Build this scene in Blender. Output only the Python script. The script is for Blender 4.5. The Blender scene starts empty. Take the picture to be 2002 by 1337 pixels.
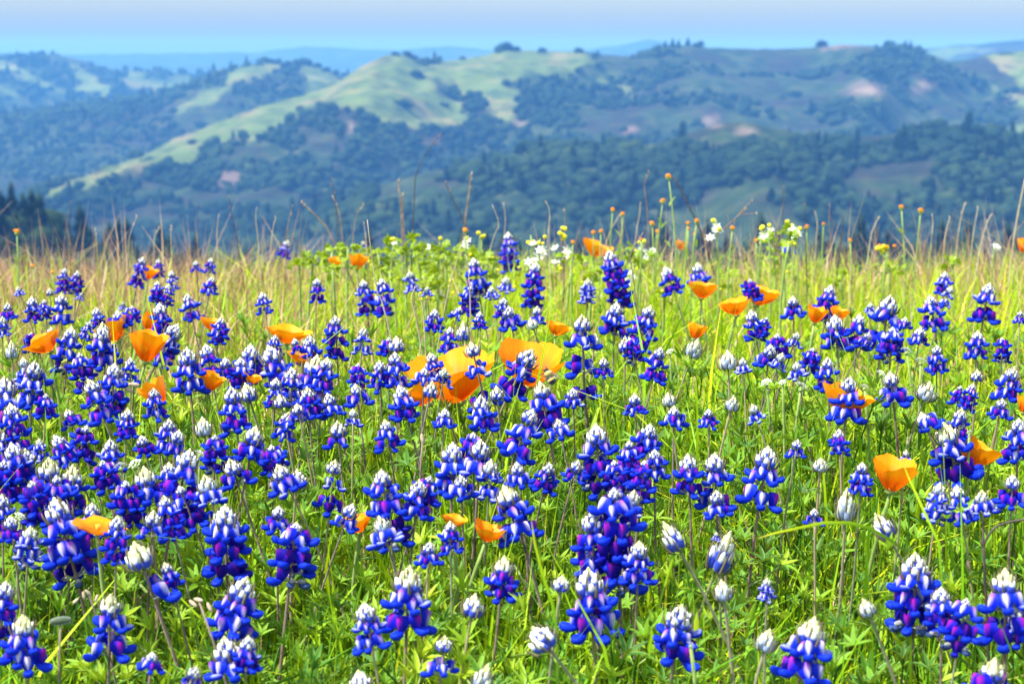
import bpy, math, random
import numpy as np
from mathutils import Vector, Matrix, Euler

random.seed(7); rng = np.random.default_rng(7)
S = bpy.context.scene
COL = S.collection
R = math.radians

# ------------------------------------------------------------------ camera, sky, sun, exposure
CAMZ = 0.48
F_PX = 3736.0            # focal length in photograph pixels (2002 wide)
PITCH = math.atan((668.5 - 100) / F_PX)
cam_d = bpy.data.cameras.new('camera')
cam = bpy.data.objects.new('camera', cam_d); COL.objects.link(cam)
cam_d.sensor_width = 36.0
cam_d.lens = 36.0 * F_PX / 2002.0
cam_d.clip_start = 0.05; cam_d.clip_end = 60000
cam.location = (0, 0, CAMZ)
cam.rotation_euler = (R(90) - PITCH, 0, 0)
cam_d.dof.use_dof = True
cam_d.dof.focus_distance = 1.55
cam_d.dof.aperture_fstop = 17.0
S.camera = cam

SUN_EL, SUN_AZ = R(60), R(-120)      # azimuth from +Y, clockwise positive: from behind the left shoulder
w = bpy.data.worlds.new('World'); S.world = w; w.use_nodes = True
nt = w.node_tree
bg = nt.nodes['Background']
sky = nt.nodes.new('ShaderNodeTexSky'); sky.sky_type = 'NISHITA'; sky.sun_disc = False
sky.sun_elevation = SUN_EL; sky.sun_rotation = SUN_AZ
sky.air_density = 1.0; sky.dust_density = 3.0; sky.ozone_density = 1.0; sky.altitude = 300
hs = nt.nodes.new('ShaderNodeHueSaturation'); hs.inputs['Saturation'].default_value = .42; hs.inputs['Value'].default_value = 1.5
nt.links.new(sky.outputs[0], hs.inputs['Color']); tm = nt.nodes.new('ShaderNodeMix'); tm.data_type = 'RGBA'; tm.blend_type = 'MULTIPLY'; tm.inputs[0].default_value = 1; tm.inputs[7].default_value = (.90, 1.02, 1.03, 1)
nt.links.new(hs.outputs[0], tm.inputs[6]); nt.links.new(tm.outputs[2], bg.inputs[0]); bg.inputs[1].default_value = 0.12

sun_d = bpy.data.lights.new('sun', 'SUN'); sun = bpy.data.objects.new('sun', sun_d); COL.objects.link(sun)
sun_d.energy = 5.0; sun_d.angle = R(0.5); sun_d.color = (1.0, 0.95, 0.86)
sdir = Vector((math.sin(SUN_AZ) * math.cos(SUN_EL), math.cos(SUN_AZ) * math.cos(SUN_EL), math.sin(SUN_EL)))
sun.rotation_euler = sdir.to_track_quat('Z', 'Y').to_euler()
sun.location = (0, 0, 60)

S.view_settings.view_transform = 'Standard'; S.view_settings.look = 'None'
S.view_settings.exposure = 0.8; S.view_settings.gamma = 1.0; S.view_settings.use_curve_mapping = False
S.render.engine = 'CYCLES'
S.cycles.max_bounces = 6; S.cycles.diffuse_bounces = 3; S.cycles.transmission_bounces = 4; S.cycles.volume_bounces = 0
S.cycles.use_denoising = True

# ------------------------------------------------------------------ geometry of the place
def ray(px, py):
    """direction, in world space, through a photograph pixel, scaled to a forward distance (Y) of 1"""
    u = (px - 1001) / F_PX; v = (668.5 - py) / F_PX
    cp, sp = math.cos(PITCH), math.sin(PITCH)
    y = cp + v * sp; z = v * cp - sp
    return u / y, z / y
def at(px, py, d):
    rx, rz = ray(px, py)
    return Vector((rx * d, d, CAMZ + rz * d))
def to_px(x, y, z):
    cp, sp = math.cos(PITCH), math.sin(PITCH)
    z = z - CAMZ
    dep = y * cp - z * sp; up = y * sp + z * cp
    return 1001 + F_PX * x / dep, 668.5 - F_PX * up / dep

GD = [-8, -1, 0.2, 0.7, .98, 1.1, 1.26, 1.42, 1.6, 1.95, 2.25, 2.8, 3.4, 4.2, 6, 10, 30, 100, 300, 600, 20000]
GZ = [-2.4, -.74, -.62, -.535, -.495, -.477, -.453, -.434, -.42, -.42, -.43, -.447, -.478, -.56, -1.0, -2.3, -10, -38, -110, -190, -205]
def ground_z(x, y):
    b = np.interp(y, GD, GZ) + CAMZ
    bump = 0.012 * np.sin(x * 5.1 + 1.0) * np.sin(y * 4.3 + x) + 0.008 * np.sin(x * 11 + y * 7)
    return b + bump * np.clip((6 - np.abs(y)) / 4, 0, 1)
PY = [430, 450, 475, 500, 550, 600, 700, 800, 950, 1150, 1337, 1500]
PD = [4.6, 4.0, 3.3, 2.75, 2.25, 1.95, 1.6, 1.42, 1.26, 1.1, .98, .88]
def depth_of(py): return float(np.interp(py, PY, PD))

# ------------------------------------------------------------------ noise
def _h(ix, iy, s):
    n = (ix.astype(np.int64) * 374761393 + iy.astype(np.int64) * 668265263 + s * 974634777) & 0x7fffffff
    n = ((n ^ (n >> 13)) * 1274126177) & 0x7fffffff
    return ((n ^ (n >> 16)) & 0xffff) / 65535.0
def vnoise(x, y, s=0):
    x = np.asarray(x, float); y = np.asarray(y, float)
    ix = np.floor(x); iy = np.floor(y); fx = x - ix; fy = y - iy
    fx = fx * fx * (3 - 2 * fx); fy = fy * fy * (3 - 2 * fy)
    a = _h(ix, iy, s); b = _h(ix + 1, iy, s); c = _h(ix, iy + 1, s); d = _h(ix + 1, iy + 1, s)
    return (a + (b - a) * fx) * (1 - fy) + (c + (d - c) * fx) * fy
def fbm(x, y, s=0, o=4):
    t = 0; amp = .5; x = np.asarray(x, float); y = np.asarray(y, float)
    for k in range(o):
        t = t + amp * vnoise(x, y, s + k * 17); x = x * 2.03 + 5.1; y = y * 2.03 + 3.7; amp *= .5
    return t

# ------------------------------------------------------------------ materials
def mat(name): 
    m = bpy.data.materials.new(name); m.use_nodes = True
    n = m.node_tree.nodes; l = m.node_tree.links
    return m, n, l, n['Principled BSDF'], n['Material Output']
def ramp(n, l, fac, stops):
    r = n.new('ShaderNodeValToRGB'); e = r.color_ramp.elements
    while len(e) < len(stops): e.new(0.5)
    for k, (p, c) in enumerate(stops):
        e[k].position = p; e[k].color = (*c, 1)
    l.new(fac, r.inputs[0]); return r.outputs[0]
def attr_sep(n, l, name='tint'):
    a = n.new('ShaderNodeAttribute'); a.attribute_name = name
    s = n.new('ShaderNodeSeparateColor'); l.new(a.outputs['Color'], s.inputs[0])
    return s.outputs[0], s.outputs[1], s.outputs[2]
def mix(n, l, fac, a, b, mode='MIX'):
    m = n.new('ShaderNodeMix'); m.data_type = 'RGBA'; m.blend_type = mode
    for sock, v in ((m.inputs[0], fac), (m.inputs[6], a), (m.inputs[7], b)):
        if isinstance(v, (tuple, list)): sock.default_value = (*v, 1) if len(v) == 3 else v
        elif isinstance(v, (int, float)): sock.default_value = v
        else: l.new(v, sock)
    return m.outputs[2]
def noise_tex(n, l, scale, detail=3, coord='Object', rough=.5):
    tc = n.new('ShaderNodeTexCoord'); t = n.new('ShaderNodeTexNoise')
    t.inputs['Scale'].default_value = scale; t.inputs['Detail'].default_value = detail; t.inputs['Roughness'].default_value = rough
    l.new(tc.outputs[coord], t.inputs['Vector']); return t.outputs['Fac']
def mrange(n, l, v, a, b, c=0, d=1):
    m = n.new('ShaderNodeMapRange'); l.new(v, m.inputs[0])
    for k, x in enumerate((a, b, c, d)): m.inputs[k + 1].default_value = x
    return m.outputs[0]
def thin(n, l, p, out, colour, trans, tcol=None, rough=.5, spec=.3, sheen=0, bump=0):
    """a leaf or a petal: light also comes through it"""
    if isinstance(colour, tuple): p.inputs['Base Color'].default_value = (*colour, 1)
    else: l.new(colour, p.inputs['Base Color'])
    p.inputs['Roughness'].default_value = rough; p.inputs['Specular IOR Level'].default_value = spec
    tr = n.new('ShaderNodeBsdfTranslucent')
    tc = tcol if tcol is not None else colour
    if isinstance(tc, tuple): tr.inputs[0].default_value = (*tc, 1)
    else: l.new(tc, tr.inputs[0])
    mx = n.new('ShaderNodeMixShader'); mx.inputs[0].default_value = trans
    l.new(p.outputs[0], mx.inputs[1]); l.new(tr.outputs[0], mx.inputs[2]); l.new(mx.outputs[0], out.inputs[0])
M = {}
# lupine leaves
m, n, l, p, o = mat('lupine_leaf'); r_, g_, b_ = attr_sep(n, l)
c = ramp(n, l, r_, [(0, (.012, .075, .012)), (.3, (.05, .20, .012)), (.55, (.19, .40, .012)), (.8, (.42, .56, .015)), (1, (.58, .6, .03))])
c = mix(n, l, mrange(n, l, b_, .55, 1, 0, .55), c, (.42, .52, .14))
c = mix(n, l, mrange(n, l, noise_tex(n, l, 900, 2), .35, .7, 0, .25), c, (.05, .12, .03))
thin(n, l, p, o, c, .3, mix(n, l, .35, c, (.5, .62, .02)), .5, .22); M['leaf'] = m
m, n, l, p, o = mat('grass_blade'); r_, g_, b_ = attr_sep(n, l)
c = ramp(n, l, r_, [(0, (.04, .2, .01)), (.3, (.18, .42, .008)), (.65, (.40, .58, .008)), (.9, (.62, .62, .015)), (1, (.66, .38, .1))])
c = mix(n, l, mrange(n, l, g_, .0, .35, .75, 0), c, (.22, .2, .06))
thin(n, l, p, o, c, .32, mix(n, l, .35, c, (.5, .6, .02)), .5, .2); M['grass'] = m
m, n, l, p, o = mat('dry_grass_blade'); r_, g_, b_ = attr_sep(n, l)
c = ramp(n, l, r_, [(0, (.14, .07, .04)), (.4, (.38, .21, .12)), (.8, (.56, .38, .22)), (1, (.7, .56, .42))])
thin(n, l, p, o, c, .2, None, .6, .3); M['dry'] = m
m, n, l, p, o = mat('coarse_leaf'); r_, g_, b_ = attr_sep(n, l)
c = ramp(n, l, r_, [(0, (.1, .22, .01)), (.5, (.24, .38, .012)), (1, (.44, .5, .02))])
c = mix(n, l, mrange(n, l, noise_tex(n, l, 400, 3), .4, .7, 0, .4), c, (.1, .2, .02))
thin(n, l, p, o, c, .4, mix(n, l, .4, c, (.55, .6, .01)), .4, .4); M['coarse'] = m
# stems
for key, stops in (('stem_dark', [(0, (.03, .012, .012)), (.5, (.09, .045, .05)), (1, (.2, .13, .11))]), ('stem_green', [(0, (.1, .15, .03)), (.6, (.2, .25, .06)), (1, (.3, .22, .13))]), ('stem_grey', [(0, (.06, .08, .03)), (.6, (.13, .16, .07)), (1, (.22, .2, .12))])):
    m, n, l, p, o = mat(key); c = ramp(n, l, noise_tex(n, l, 130, 4), [(.2 + .3 * s, cc) for s, cc in stops])
    l.new(c, p.inputs['Base Color']); p.inputs['Roughness'].default_value = .6; p.inputs['Sheen Weight'].default_value = .2; M[key] = m
# lupine flower parts
BLUE = (.005, .03, .68); DEEP = (.008, .004, .2)
m, n, l, p, o = mat('petal_blue'); r_, g_, b_ = attr_sep(n, l)
c = ramp(n, l, mrange(n, l, noise_tex(n, l, 260, 3), .3, .7), [(0, (.005, .006, .34)), (.5, BLUE), (1, (.008, .06, .74))])
c = mix(n, l, g_, c, (.8, .82, .9)); thin(n, l, p, o, c, .16, None, .55, .12); M['blue'] = m
m, n, l, p, o = mat('petal_blue_dark'); r_, g_, b_ = attr_sep(n, l)
c = ramp(n, l, mrange(n, l, noise_tex(n, l, 260, 3), .3, .7), [(0, (.006, .004, .2)), (1, (.012, .014, .5))]); thin(n, l, p, o, c, .16, None, .5, .15); M['blue_dark'] = m
for key, inner, rim, outer in (('banner_white', (.86, .82, .9), (.75, .6, .85), BLUE), ('banner_magenta', (.2, .03, .5), (.4, .01, .4), (.006, .01, .48)), ('banner_violet', (.03, .004, .26), (.13, .004, .26), (.01, .004, .28)), ('banner_mixed', (.85, .76, .88), (.42, .12, .66), (.005, .016, .56))):
    m, n, l, p, o = mat(key); r_, g_, b_ = attr_sep(n, l)
    c = mix(n, l, g_, outer, mix(n, l, mrange(n, l, b_, .3, .9), inner, rim))
    thin(n, l, p, o, c, .22, None, .55, .12); M[key] = m
m, n, l, p, o = mat('withered_petal'); c = ramp(n, l, noise_tex(n, l, 200, 3), [(.3, (.01, .02, .1)), (.55, (.03, .08, .26)), (.7, (.16, .13, .2))]); thin(n, l, p, o, c, .1, None, .6, .2); M['withered'] = m
m, n, l, p, o = mat('calyx'); c = ramp(n, l, noise_tex(n, l, 300, 2), [(.3, (.1, .11, .12)), (.7, (.34, .33, .36))]); l.new(c, p.inputs['Base Color']); p.inputs['Roughness'].default_value = .7; p.inputs['Sheen Weight'].default_value = .7; M['calyx'] = m
for key, tip, low in (('bud', (.84, .85, .8), (.03, .07, .6)), ('bud_cream', (.72, .74, .34), (.75, .76, .66)), ('bud_pale', (.72, .76, .6), (.3, .38, .62))):
    m, n, l, p, o = mat(key); r_, g_, b_ = attr_sep(n, l)
    c = ramp(n, l, g_, [(.0, (.2, .22, .36)), (.15, low), (.55, low), (.72, tip), (1, tip)])
    thin(n, l, p, o, c, .2, None, .5, .25); p.inputs['Sheen Weight'].default_value = .3; M[key] = m
m, n, l, p, o = mat('bract'); c = ramp(n, l, noise_tex(n, l, 300, 2), [(.3, (.07, .055, .03)), (.7, (.24, .2, .1))]); l.new(c, p.inputs['Base Color']); p.inputs['Roughness'].default_value = .7; M['bract'] = m
# poppies
for key, top_, low in (('poppy_inner', (1.0, .40, .004), (.94, .14, .003)), ('poppy_outer', (1.0, .40, .004), (.93, .15, .003))):
    m, n, l, p, o = mat(key); r_, g_, b_ = attr_sep(n, l)
    c = ramp(n, l, g_, [(0, (.6, .04, .003)), (.2, low), (.42, low), (.78, top_), (1, top_)])
    wv = n.new('ShaderNodeTexNoise'); wv.inputs['Scale'].default_value = 1.0
    cmb = n.new('ShaderNodeCombineColor'); mb = n.new('ShaderNodeMath'); mb.operation = 'MULTIPLY'; mb.inputs[1].default_value = 60
    l.new(b_, mb.inputs[0]); l.new(mb.outputs[0], cmb.inputs[0]); l.new(g_, cmb.inputs[1]); l.new(cmb.outputs[0], wv.inputs['Vector'])
    c = mix(n, l, mrange(n, l, wv.outputs['Fac'], .35, .7, 0, .5), c, (.85, .17, .003))
    thin(n, l, p, o, c, .3, mix(n, l, .3, c, (1, .25, .0)), .5, .25); M[key] = m
def flat(key, c1, c2, sc=200, rough=.5, tr=0, sheen=0):
    m, n, l, p, o = mat(key); c = ramp(n, l, noise_tex(n, l, sc, 3), [(.3, c1), (.7, c2)])
    if tr: thin(n, l, p, o, c, tr, None, rough, .3)
    else: l.new(c, p.inputs['Base Color']); p.inputs['Roughness'].default_value = rough; p.inputs['Sheen Weight'].default_value = sheen
    M[key] = m
flat('stamen', (.8, .3, .01), (.9, .5, .03)); flat('orange_floret', (.85, .2, .005), (.95, .4, .01), 300, .5, .3)
flat('green_stalk', (.12, .22, .03), (.26, .36, .05), 120, .5, 0, .4); flat('twig', (.1, .06, .05), (.34, .24, .18), 90, .7)
flat('twig_dark', (.02, .014, .012), (.09, .06, .05), 90, .7); flat('straw', (.4, .3, .18), (.62, .52, .36), 90, .6, .15)
flat('white_petal', (.76, .77, .74), (.88, .88, .84), 200, .5, .3); flat('yellow_bud', (.62, .6, .01), (.85, .76, .03), 200, .45, .2)
flat('pod_green', (.03, .06, .02), (.08, .12, .05), 200, .55, 0, .8); flat('dry_pod', (.3, .2, .12), (.62, .5, .36), 250, .6)
flat('bee_black', (.004, .004, .004), (.02, .016, .012), 900, .6, 0, .5); flat('bee_yellow', (.4, .28, .04), (.72, .6, .16), 900, .8, 0, .8)
m, n, l, p, o = mat('bee_wing'); p.inputs['Base Color'].default_value = (.3, .22, .14, 1); p.inputs['Alpha'].default_value = .55; p.inputs['Roughness'].default_value = .25; M['bee_wing'] = m
flat('bark', (.06, .05, .04), (.16, .13, .1), .6, .9)
# ground
m, n, l, p, o = mat('ground'); 
nz = noise_tex(n, l, 30, 6); c = ramp(n, l, nz, [(.3, (.035, .028, .012)), (.5, (.06, .075, .015)), (.7, (.13, .12, .03))])
c2 = ramp(n, l, noise_tex(n, l, .01, 6), [(.3, (.03, .05, .02)), (.7, (.07, .09, .035))])
geo = n.new('ShaderNodeNewGeometry'); sx = n.new('ShaderNodeSeparateXYZ'); l.new(geo.outputs['Position'], sx.inputs[0])
l.new(mix(n, l, mrange(n, l, sx.outputs[1], 6, 60), c, c2), p.inputs['Base Color']); p.inputs['Roughness'].default_value = .95; M['ground'] = m
# hills
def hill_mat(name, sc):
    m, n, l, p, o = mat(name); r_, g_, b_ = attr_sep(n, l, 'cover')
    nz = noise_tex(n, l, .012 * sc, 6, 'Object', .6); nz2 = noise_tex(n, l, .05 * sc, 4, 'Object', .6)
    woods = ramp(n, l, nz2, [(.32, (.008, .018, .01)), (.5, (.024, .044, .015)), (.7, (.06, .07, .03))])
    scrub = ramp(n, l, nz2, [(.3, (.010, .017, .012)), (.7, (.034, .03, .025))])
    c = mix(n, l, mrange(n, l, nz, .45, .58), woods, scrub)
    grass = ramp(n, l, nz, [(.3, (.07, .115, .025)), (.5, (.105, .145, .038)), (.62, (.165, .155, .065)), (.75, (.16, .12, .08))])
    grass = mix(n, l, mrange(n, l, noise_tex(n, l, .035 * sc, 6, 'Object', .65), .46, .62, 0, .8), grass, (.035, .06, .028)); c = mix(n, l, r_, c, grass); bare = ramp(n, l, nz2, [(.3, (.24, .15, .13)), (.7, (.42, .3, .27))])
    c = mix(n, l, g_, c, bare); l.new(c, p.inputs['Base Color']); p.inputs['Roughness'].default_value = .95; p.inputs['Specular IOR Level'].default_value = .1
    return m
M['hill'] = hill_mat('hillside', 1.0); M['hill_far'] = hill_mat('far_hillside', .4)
m, n, l, p, o = mat('tree_crown'); r_, g_, b_ = attr_sep(n, l)
c = ramp(n, l, r_, [(0, (.003, .014, .01)), (.35, (.011, .028, .012)), (.7, (.034, .058, .015)), (1, (.09, .1, .028))]); c = mix(n, l, mrange(n, l, noise_tex(n, l, .5, 4), .4, .65, 0, .5), c, (.02, .04, .018))
l.new(c, p.inputs['Base Color']); p.inputs['Roughness'].default_value = .9; p.inputs['Specular IOR Level'].default_value = .1; M['crown'] = m

# ------------------------------------------------------------------ mesh helpers
class Geo:
    def __init__(s): s.V = []; s.F = []; s.M = []; s.A = []; s.n = 0
    def add(s, V, F, A=None, mi=0):
        V = np.asarray(V, float).reshape(-1, 3)
        A = np.zeros((len(V), 3)) if A is None else np.asarray(A, float).reshape(-1, 3)
        s.V.append(V); s.A.append(A)
        for f in F: s.F.append(tuple(i + s.n for i in f)); s.M.append(mi)
        s.n += len(V); return s
    def put(s, g, Mx, tint=None):
        """another Geo, transformed, merged in"""
        V, A = g.arrays(); Mx = np.array(Mx)
        V = V @ Mx[:3, :3].T + Mx[:3, 3]
        if tint is not None: A = A.copy(); A[:, 0] = tint
        s.V.append(V); s.A.append(A)
        for f, mi in zip(g.F, g.M): s.F.append(tuple(i + s.n for i in f)); s.M.append(mi)
        s.n += len(V); return s
    def arrays(s): return np.concatenate(s.V), np.concatenate(s.A)
    def mesh(s, name, mats, smooth=True):
        V, A = s.arrays()
        me = bpy.data.meshes.new(name); me.from_pydata(V.tolist(), [], s.F)
        for k in mats: me.materials.append(M[k])
        if len(mats) > 1: me.polygons.foreach_set('material_index', s.M)
        a = me.attributes.new('tint', 'FLOAT_COLOR', 'POINT')
        a.data.foreach_set('color', np.concatenate([A, np.ones((len(A), 1))], 1).ravel())
        if smooth: me.polygons.foreach_set('use_smooth', [True] * len(me.polygons))
        me.update(); return me
def mass_mesh(name, parts, mats):
    """parts: (Geo template, matrices (N,4,4), tint (N,), material index): merged quickly into one mesh; template faces must be quads or triangles"""
    Vs, As, L, LT, MI = [], [], [], [], []; n0 = 0
    for g, Mx, t, mi in parts:
        V, A = g.arrays(); N = len(Mx)
        if N == 0: continue
        W = np.einsum('nij,vj->nvi', Mx[:, :3, :3], V) + Mx[:, None, :3, 3]
        AA = np.repeat(A[None], N, 0); AA[:, :, 0] = t[:, None]
        fl = np.concatenate([np.array(f) for f in g.F]); ft = np.array([len(f) for f in g.F])
        L.append((fl[None] + (n0 + np.arange(N) * len(V))[:, None]).ravel()); LT.append(np.tile(ft, N)); MI.append(np.full(N * len(ft), mi))
        Vs.append(W.reshape(-1, 3)); As.append(AA.reshape(-1, 3)); n0 += N * len(V)
    V = np.concatenate(Vs); A = np.concatenate(As); L = np.concatenate(L); LT = np.concatenate(LT); MI = np.concatenate(MI)
    me = bpy.data.meshes.new(name); me.vertices.add(len(V)); me.vertices.foreach_set('co', V.ravel().astype(np.float32))
    me.loops.add(len(L)); me.loops.foreach_set('vertex_index', L.astype(np.int32))
    me.polygons.add(len(LT)); me.polygons.foreach_set('loop_start', np.concatenate([[0], np.cumsum(LT)[:-1]]).astype(np.int32))
    me.polygons.foreach_set('material_index', MI.astype(np.int32))
    me.polygons.foreach_set('use_smooth', np.ones(len(LT), bool))
    for k in mats: me.materials.append(M[k])
    a = me.attributes.new('tint', 'FLOAT_COLOR', 'POINT'); a.data.foreach_set('color', np.concatenate([A, np.ones((len(A), 1))], 1).ravel().astype(np.float32))
    me.update(calc_edges=True); return me
def grid_faces(nu, nv, wrap=False):
    F = []
    for j in range(nv - 1):
        for i in range(nu if wrap else nu - 1):
            a = j * nu + i; b = j * nu + (i + 1) % nu; F.append((a, b, b + nu, a + nu))
    return F
def tube(pts, rad, sides=6, a0=0.0):
    P = [Vector(p) for p in pts]; V = []; A = []; prev = Vector((1, 0, 0))
    for i, p in enumerate(P):
        t = (P[min(i + 1, len(P) - 1)] - P[max(i - 1, 0)]).normalized()
        x = (prev - t * prev.dot(t)); x = x.normalized() if x.length > 1e-5 else t.orthogonal().normalized()
        prev = x; y = t.cross(x); r = rad[i] if hasattr(rad, '__len__') else rad
        for k in range(sides):
            an = 2 * math.pi * k / sides; V.append(p + (x * math.cos(an) + y * math.sin(an)) * r); A.append((a0, i / (len(P) - 1), k / sides))
    F = grid_faces(sides, len(P), True); n = len(V)
    F.append(tuple(range(sides - 1, -1, -1))); F.append(tuple(range(n - sides, n)))
    return [tuple(v) for v in V], F, A
def ellipsoid(c, r, seg=8, ring=5, rot=None, power=1.0, taper=0.0, gtop=None):
    """long axis X"""
    V = []; A = []
    V.append((-1, 0, 0)); A.append((0, 0, 0))
    for j in range(1, ring + 1):
        t = math.pi * j / (ring + 1); x = -math.cos(t); s = math.sin(t) ** power * (1 + taper * x)
        for i in range(seg):
            an = 2 * math.pi * i / seg; V.append((x, s * math.cos(an), s * math.sin(an))); A.append((0, (x + 1) / 2, i / seg))
    V.append((1, 0, 0)); A.append((0, 1, 0))
    F = [(0, 1 + (i + 1) % seg, 1 + i) for i in range(seg)]
    for j in range(ring - 1):
        for i in range(seg):
            a = 1 + j * seg + i; b = 1 + j * seg + (i + 1) % seg; F.append((a, b, b + seg, a + seg))
    e = len(V) - 1; F += [(e, e - seg + i, e - seg + (i + 1) % seg) for i in range(seg)]
    V = [Vector((v[0] * r[0], v[1] * r[1], v[2] * r[2])) for v in V]
    if rot is not None: V = [rot @ v for v in V]
    V = [tuple(v + Vector(c)) for v in V]
    return V, F, A
def mesh_obj(name, me, parent=None, loc=None, rot=None, scale=None):
    o = bpy.data.objects.new(name, me); COL.objects.link(o)
    if parent is not None: o.parent = parent
    if loc is not None: o.location = loc
    if rot is not None: o.rotation_euler = rot
    if scale is not None: o.scale = (scale,) * 3 if isinstance(scale, (int, float)) else scale
    return o
def tag(o, label, cat, group=None, kind=None):
    o['label'] = label; o['category'] = cat
    if group: o['group'] = group
    if kind: o['kind'] = kind
    return o
def empty(name, loc, rz=0):
    o = bpy.data.objects.new(name, None); COL.objects.link(o); o.location = loc; o.rotation_euler = (0, 0, rz); o.empty_display_size = .01
    return o

# ------------------------------------------------------------------ labels: where a thing stands, by things one can find
ORD = ['next', 'second', 'third', 'fourth', 'fifth', 'sixth', 'seventh', 'eighth', 'ninth', 'tenth'] + ['%dth' % k for k in range(11, 40)]
PENDING = []      # (object, px, py, look, landmarks)
def assign_labels():
    slots = {}
    for o, x, y, look, marks, cat in PENDING:
        best = min(range(len(marks)), key=lambda k: math.hypot(x - marks[k][0], (y - marks[k][1]) * 1.25))
        mx, my, ph = marks[best]; dx, dy = x - mx, (y - my)
        if abs(dx) > abs(dy): d = 'left of' if dx < 0 else 'right of'
        else: d = 'behind' if dy < 0 else 'in front of'
        slots.setdefault((cat, ph, d), []).append((math.hypot(dx, dy), o, look))
    for (cat, ph, d), L in slots.items():
        L.sort(key=lambda t: t[0])
        for k, (_, o, look) in enumerate(L):
            o['label'] = f"{look}, {ORD[k]} {d} {ph}" if len(L) > 1 else f"{look}, {d} {ph}"

# ================================================================== SETTING
# ground: one sheet from behind the camera over the crest and down the valley to the horizon
rows = np.concatenate([np.linspace(-8, 0, 12, endpoint=False), np.arange(0, 6, .05), np.geomspace(6, 14000, 60)])
cols = np.linspace(-1, 1, 81); cols = np.sign(cols) * np.abs(cols) ** 1.3
YY, CC = np.meshgrid(rows, cols, indexing='ij'); XX = CC * (4 + .6 * np.maximum(YY, 0))
ZZ = ground_z(XX, YY) + .004 * (fbm(XX * 30, YY * 30, 3) - .5) * (YY < 8)
g = Geo(); g.add(np.stack([XX, YY, ZZ], -1).reshape(-1, 3), grid_faces(len(cols), len(rows)))
tag(mesh_obj('ground', g.mesh('ground', ['ground'])), 'meadow soil sheet falling away behind the crest into the valley', 'ground', kind='structure')

def in_poly(px, py, poly):
    c = np.zeros(px.shape, bool); j = len(poly) - 1
    for i in range(len(poly)):
        xi, yi = poly[i]; xj, yj = poly[j]
        if yi != yj: c ^= ((yi > py) != (yj > py)) & (px < (xj - xi) * (py - yi) / (yj - yi) + xi)
        j = i
    return c
MEADOWS = [
 [(45,402),(110,362),(190,336),(280,303),(340,272),(420,242),(500,212),(580,190),(660,166),(700,134),(745,108),(800,108),(835,150),(870,190),(915,235),(905,250),(870,262),(830,250),(790,245),(750,232),(720,215),(660,205),(600,220),(560,240),(520,262),(505,280),(480,255),(440,275),(400,285),(395,310),(350,332),(320,315),(270,335),(230,350),(200,368),(150,368),(100,388)],
 [(830,124),(900,116),(950,106),(1000,100),(1070,98),(1140,100),(1145,125),(1125,165),(1085,160),(1030,140),(1000,150),(985,175),(1035,182),(1000,215),(980,232),(950,225),(955,200),(930,185),(900,190),(870,165),(840,148)],
 [(1180,140),(1200,150),(1250,195),(1245,202),(1215,180),(1190,160)],
 [(1920,108),(2002,100),(2200,100),(2200,160),(2000,165),(1960,145)],
 [(1935,175),(2000,182),(2200,190),(2200,215),(2002,208)], [(1955,245),(2010,235),(2200,240),(2200,280),(1990,275),(1965,262)],
 [(640,140),(665,150),(650,178),(600,186),(590,165),(605,140)]]
MEADOWS_BACK = [[(335,218),(360,195),(440,163),(450,148),(510,118),(552,124),(525,150),(470,152),(440,172),(400,208),(345,225)], [(600,130),(665,145),(660,175),(600,186),(590,165)]]
MEADOWS_LEFT = [[(-20,118),(5,122),(60,145),(142,175),(110,177),(40,150),(-30,145)],[(110,118),(165,140),(228,190),(205,194),(150,165)],[(228,146),(280,148),(400,160),(370,172),(300,180),(240,170)],[(0,165),(30,175),(28,186),(-10,180)]]
MEADOWS_MID = []
BARE = [(1468,257,26,13),(1395,237,20,12),(1700,176,50,18),(1790,170,30,10),(690,248,8,18),(450,265,40,14),(445,350,40,14),(838,275,16,16),(1075,120,60,10),(940,120,40,8),(1640,93,60,6),(1320,60,1,1),(1230,260,20,8),(1010,240,18,14)]
HILLS = {}
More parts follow.
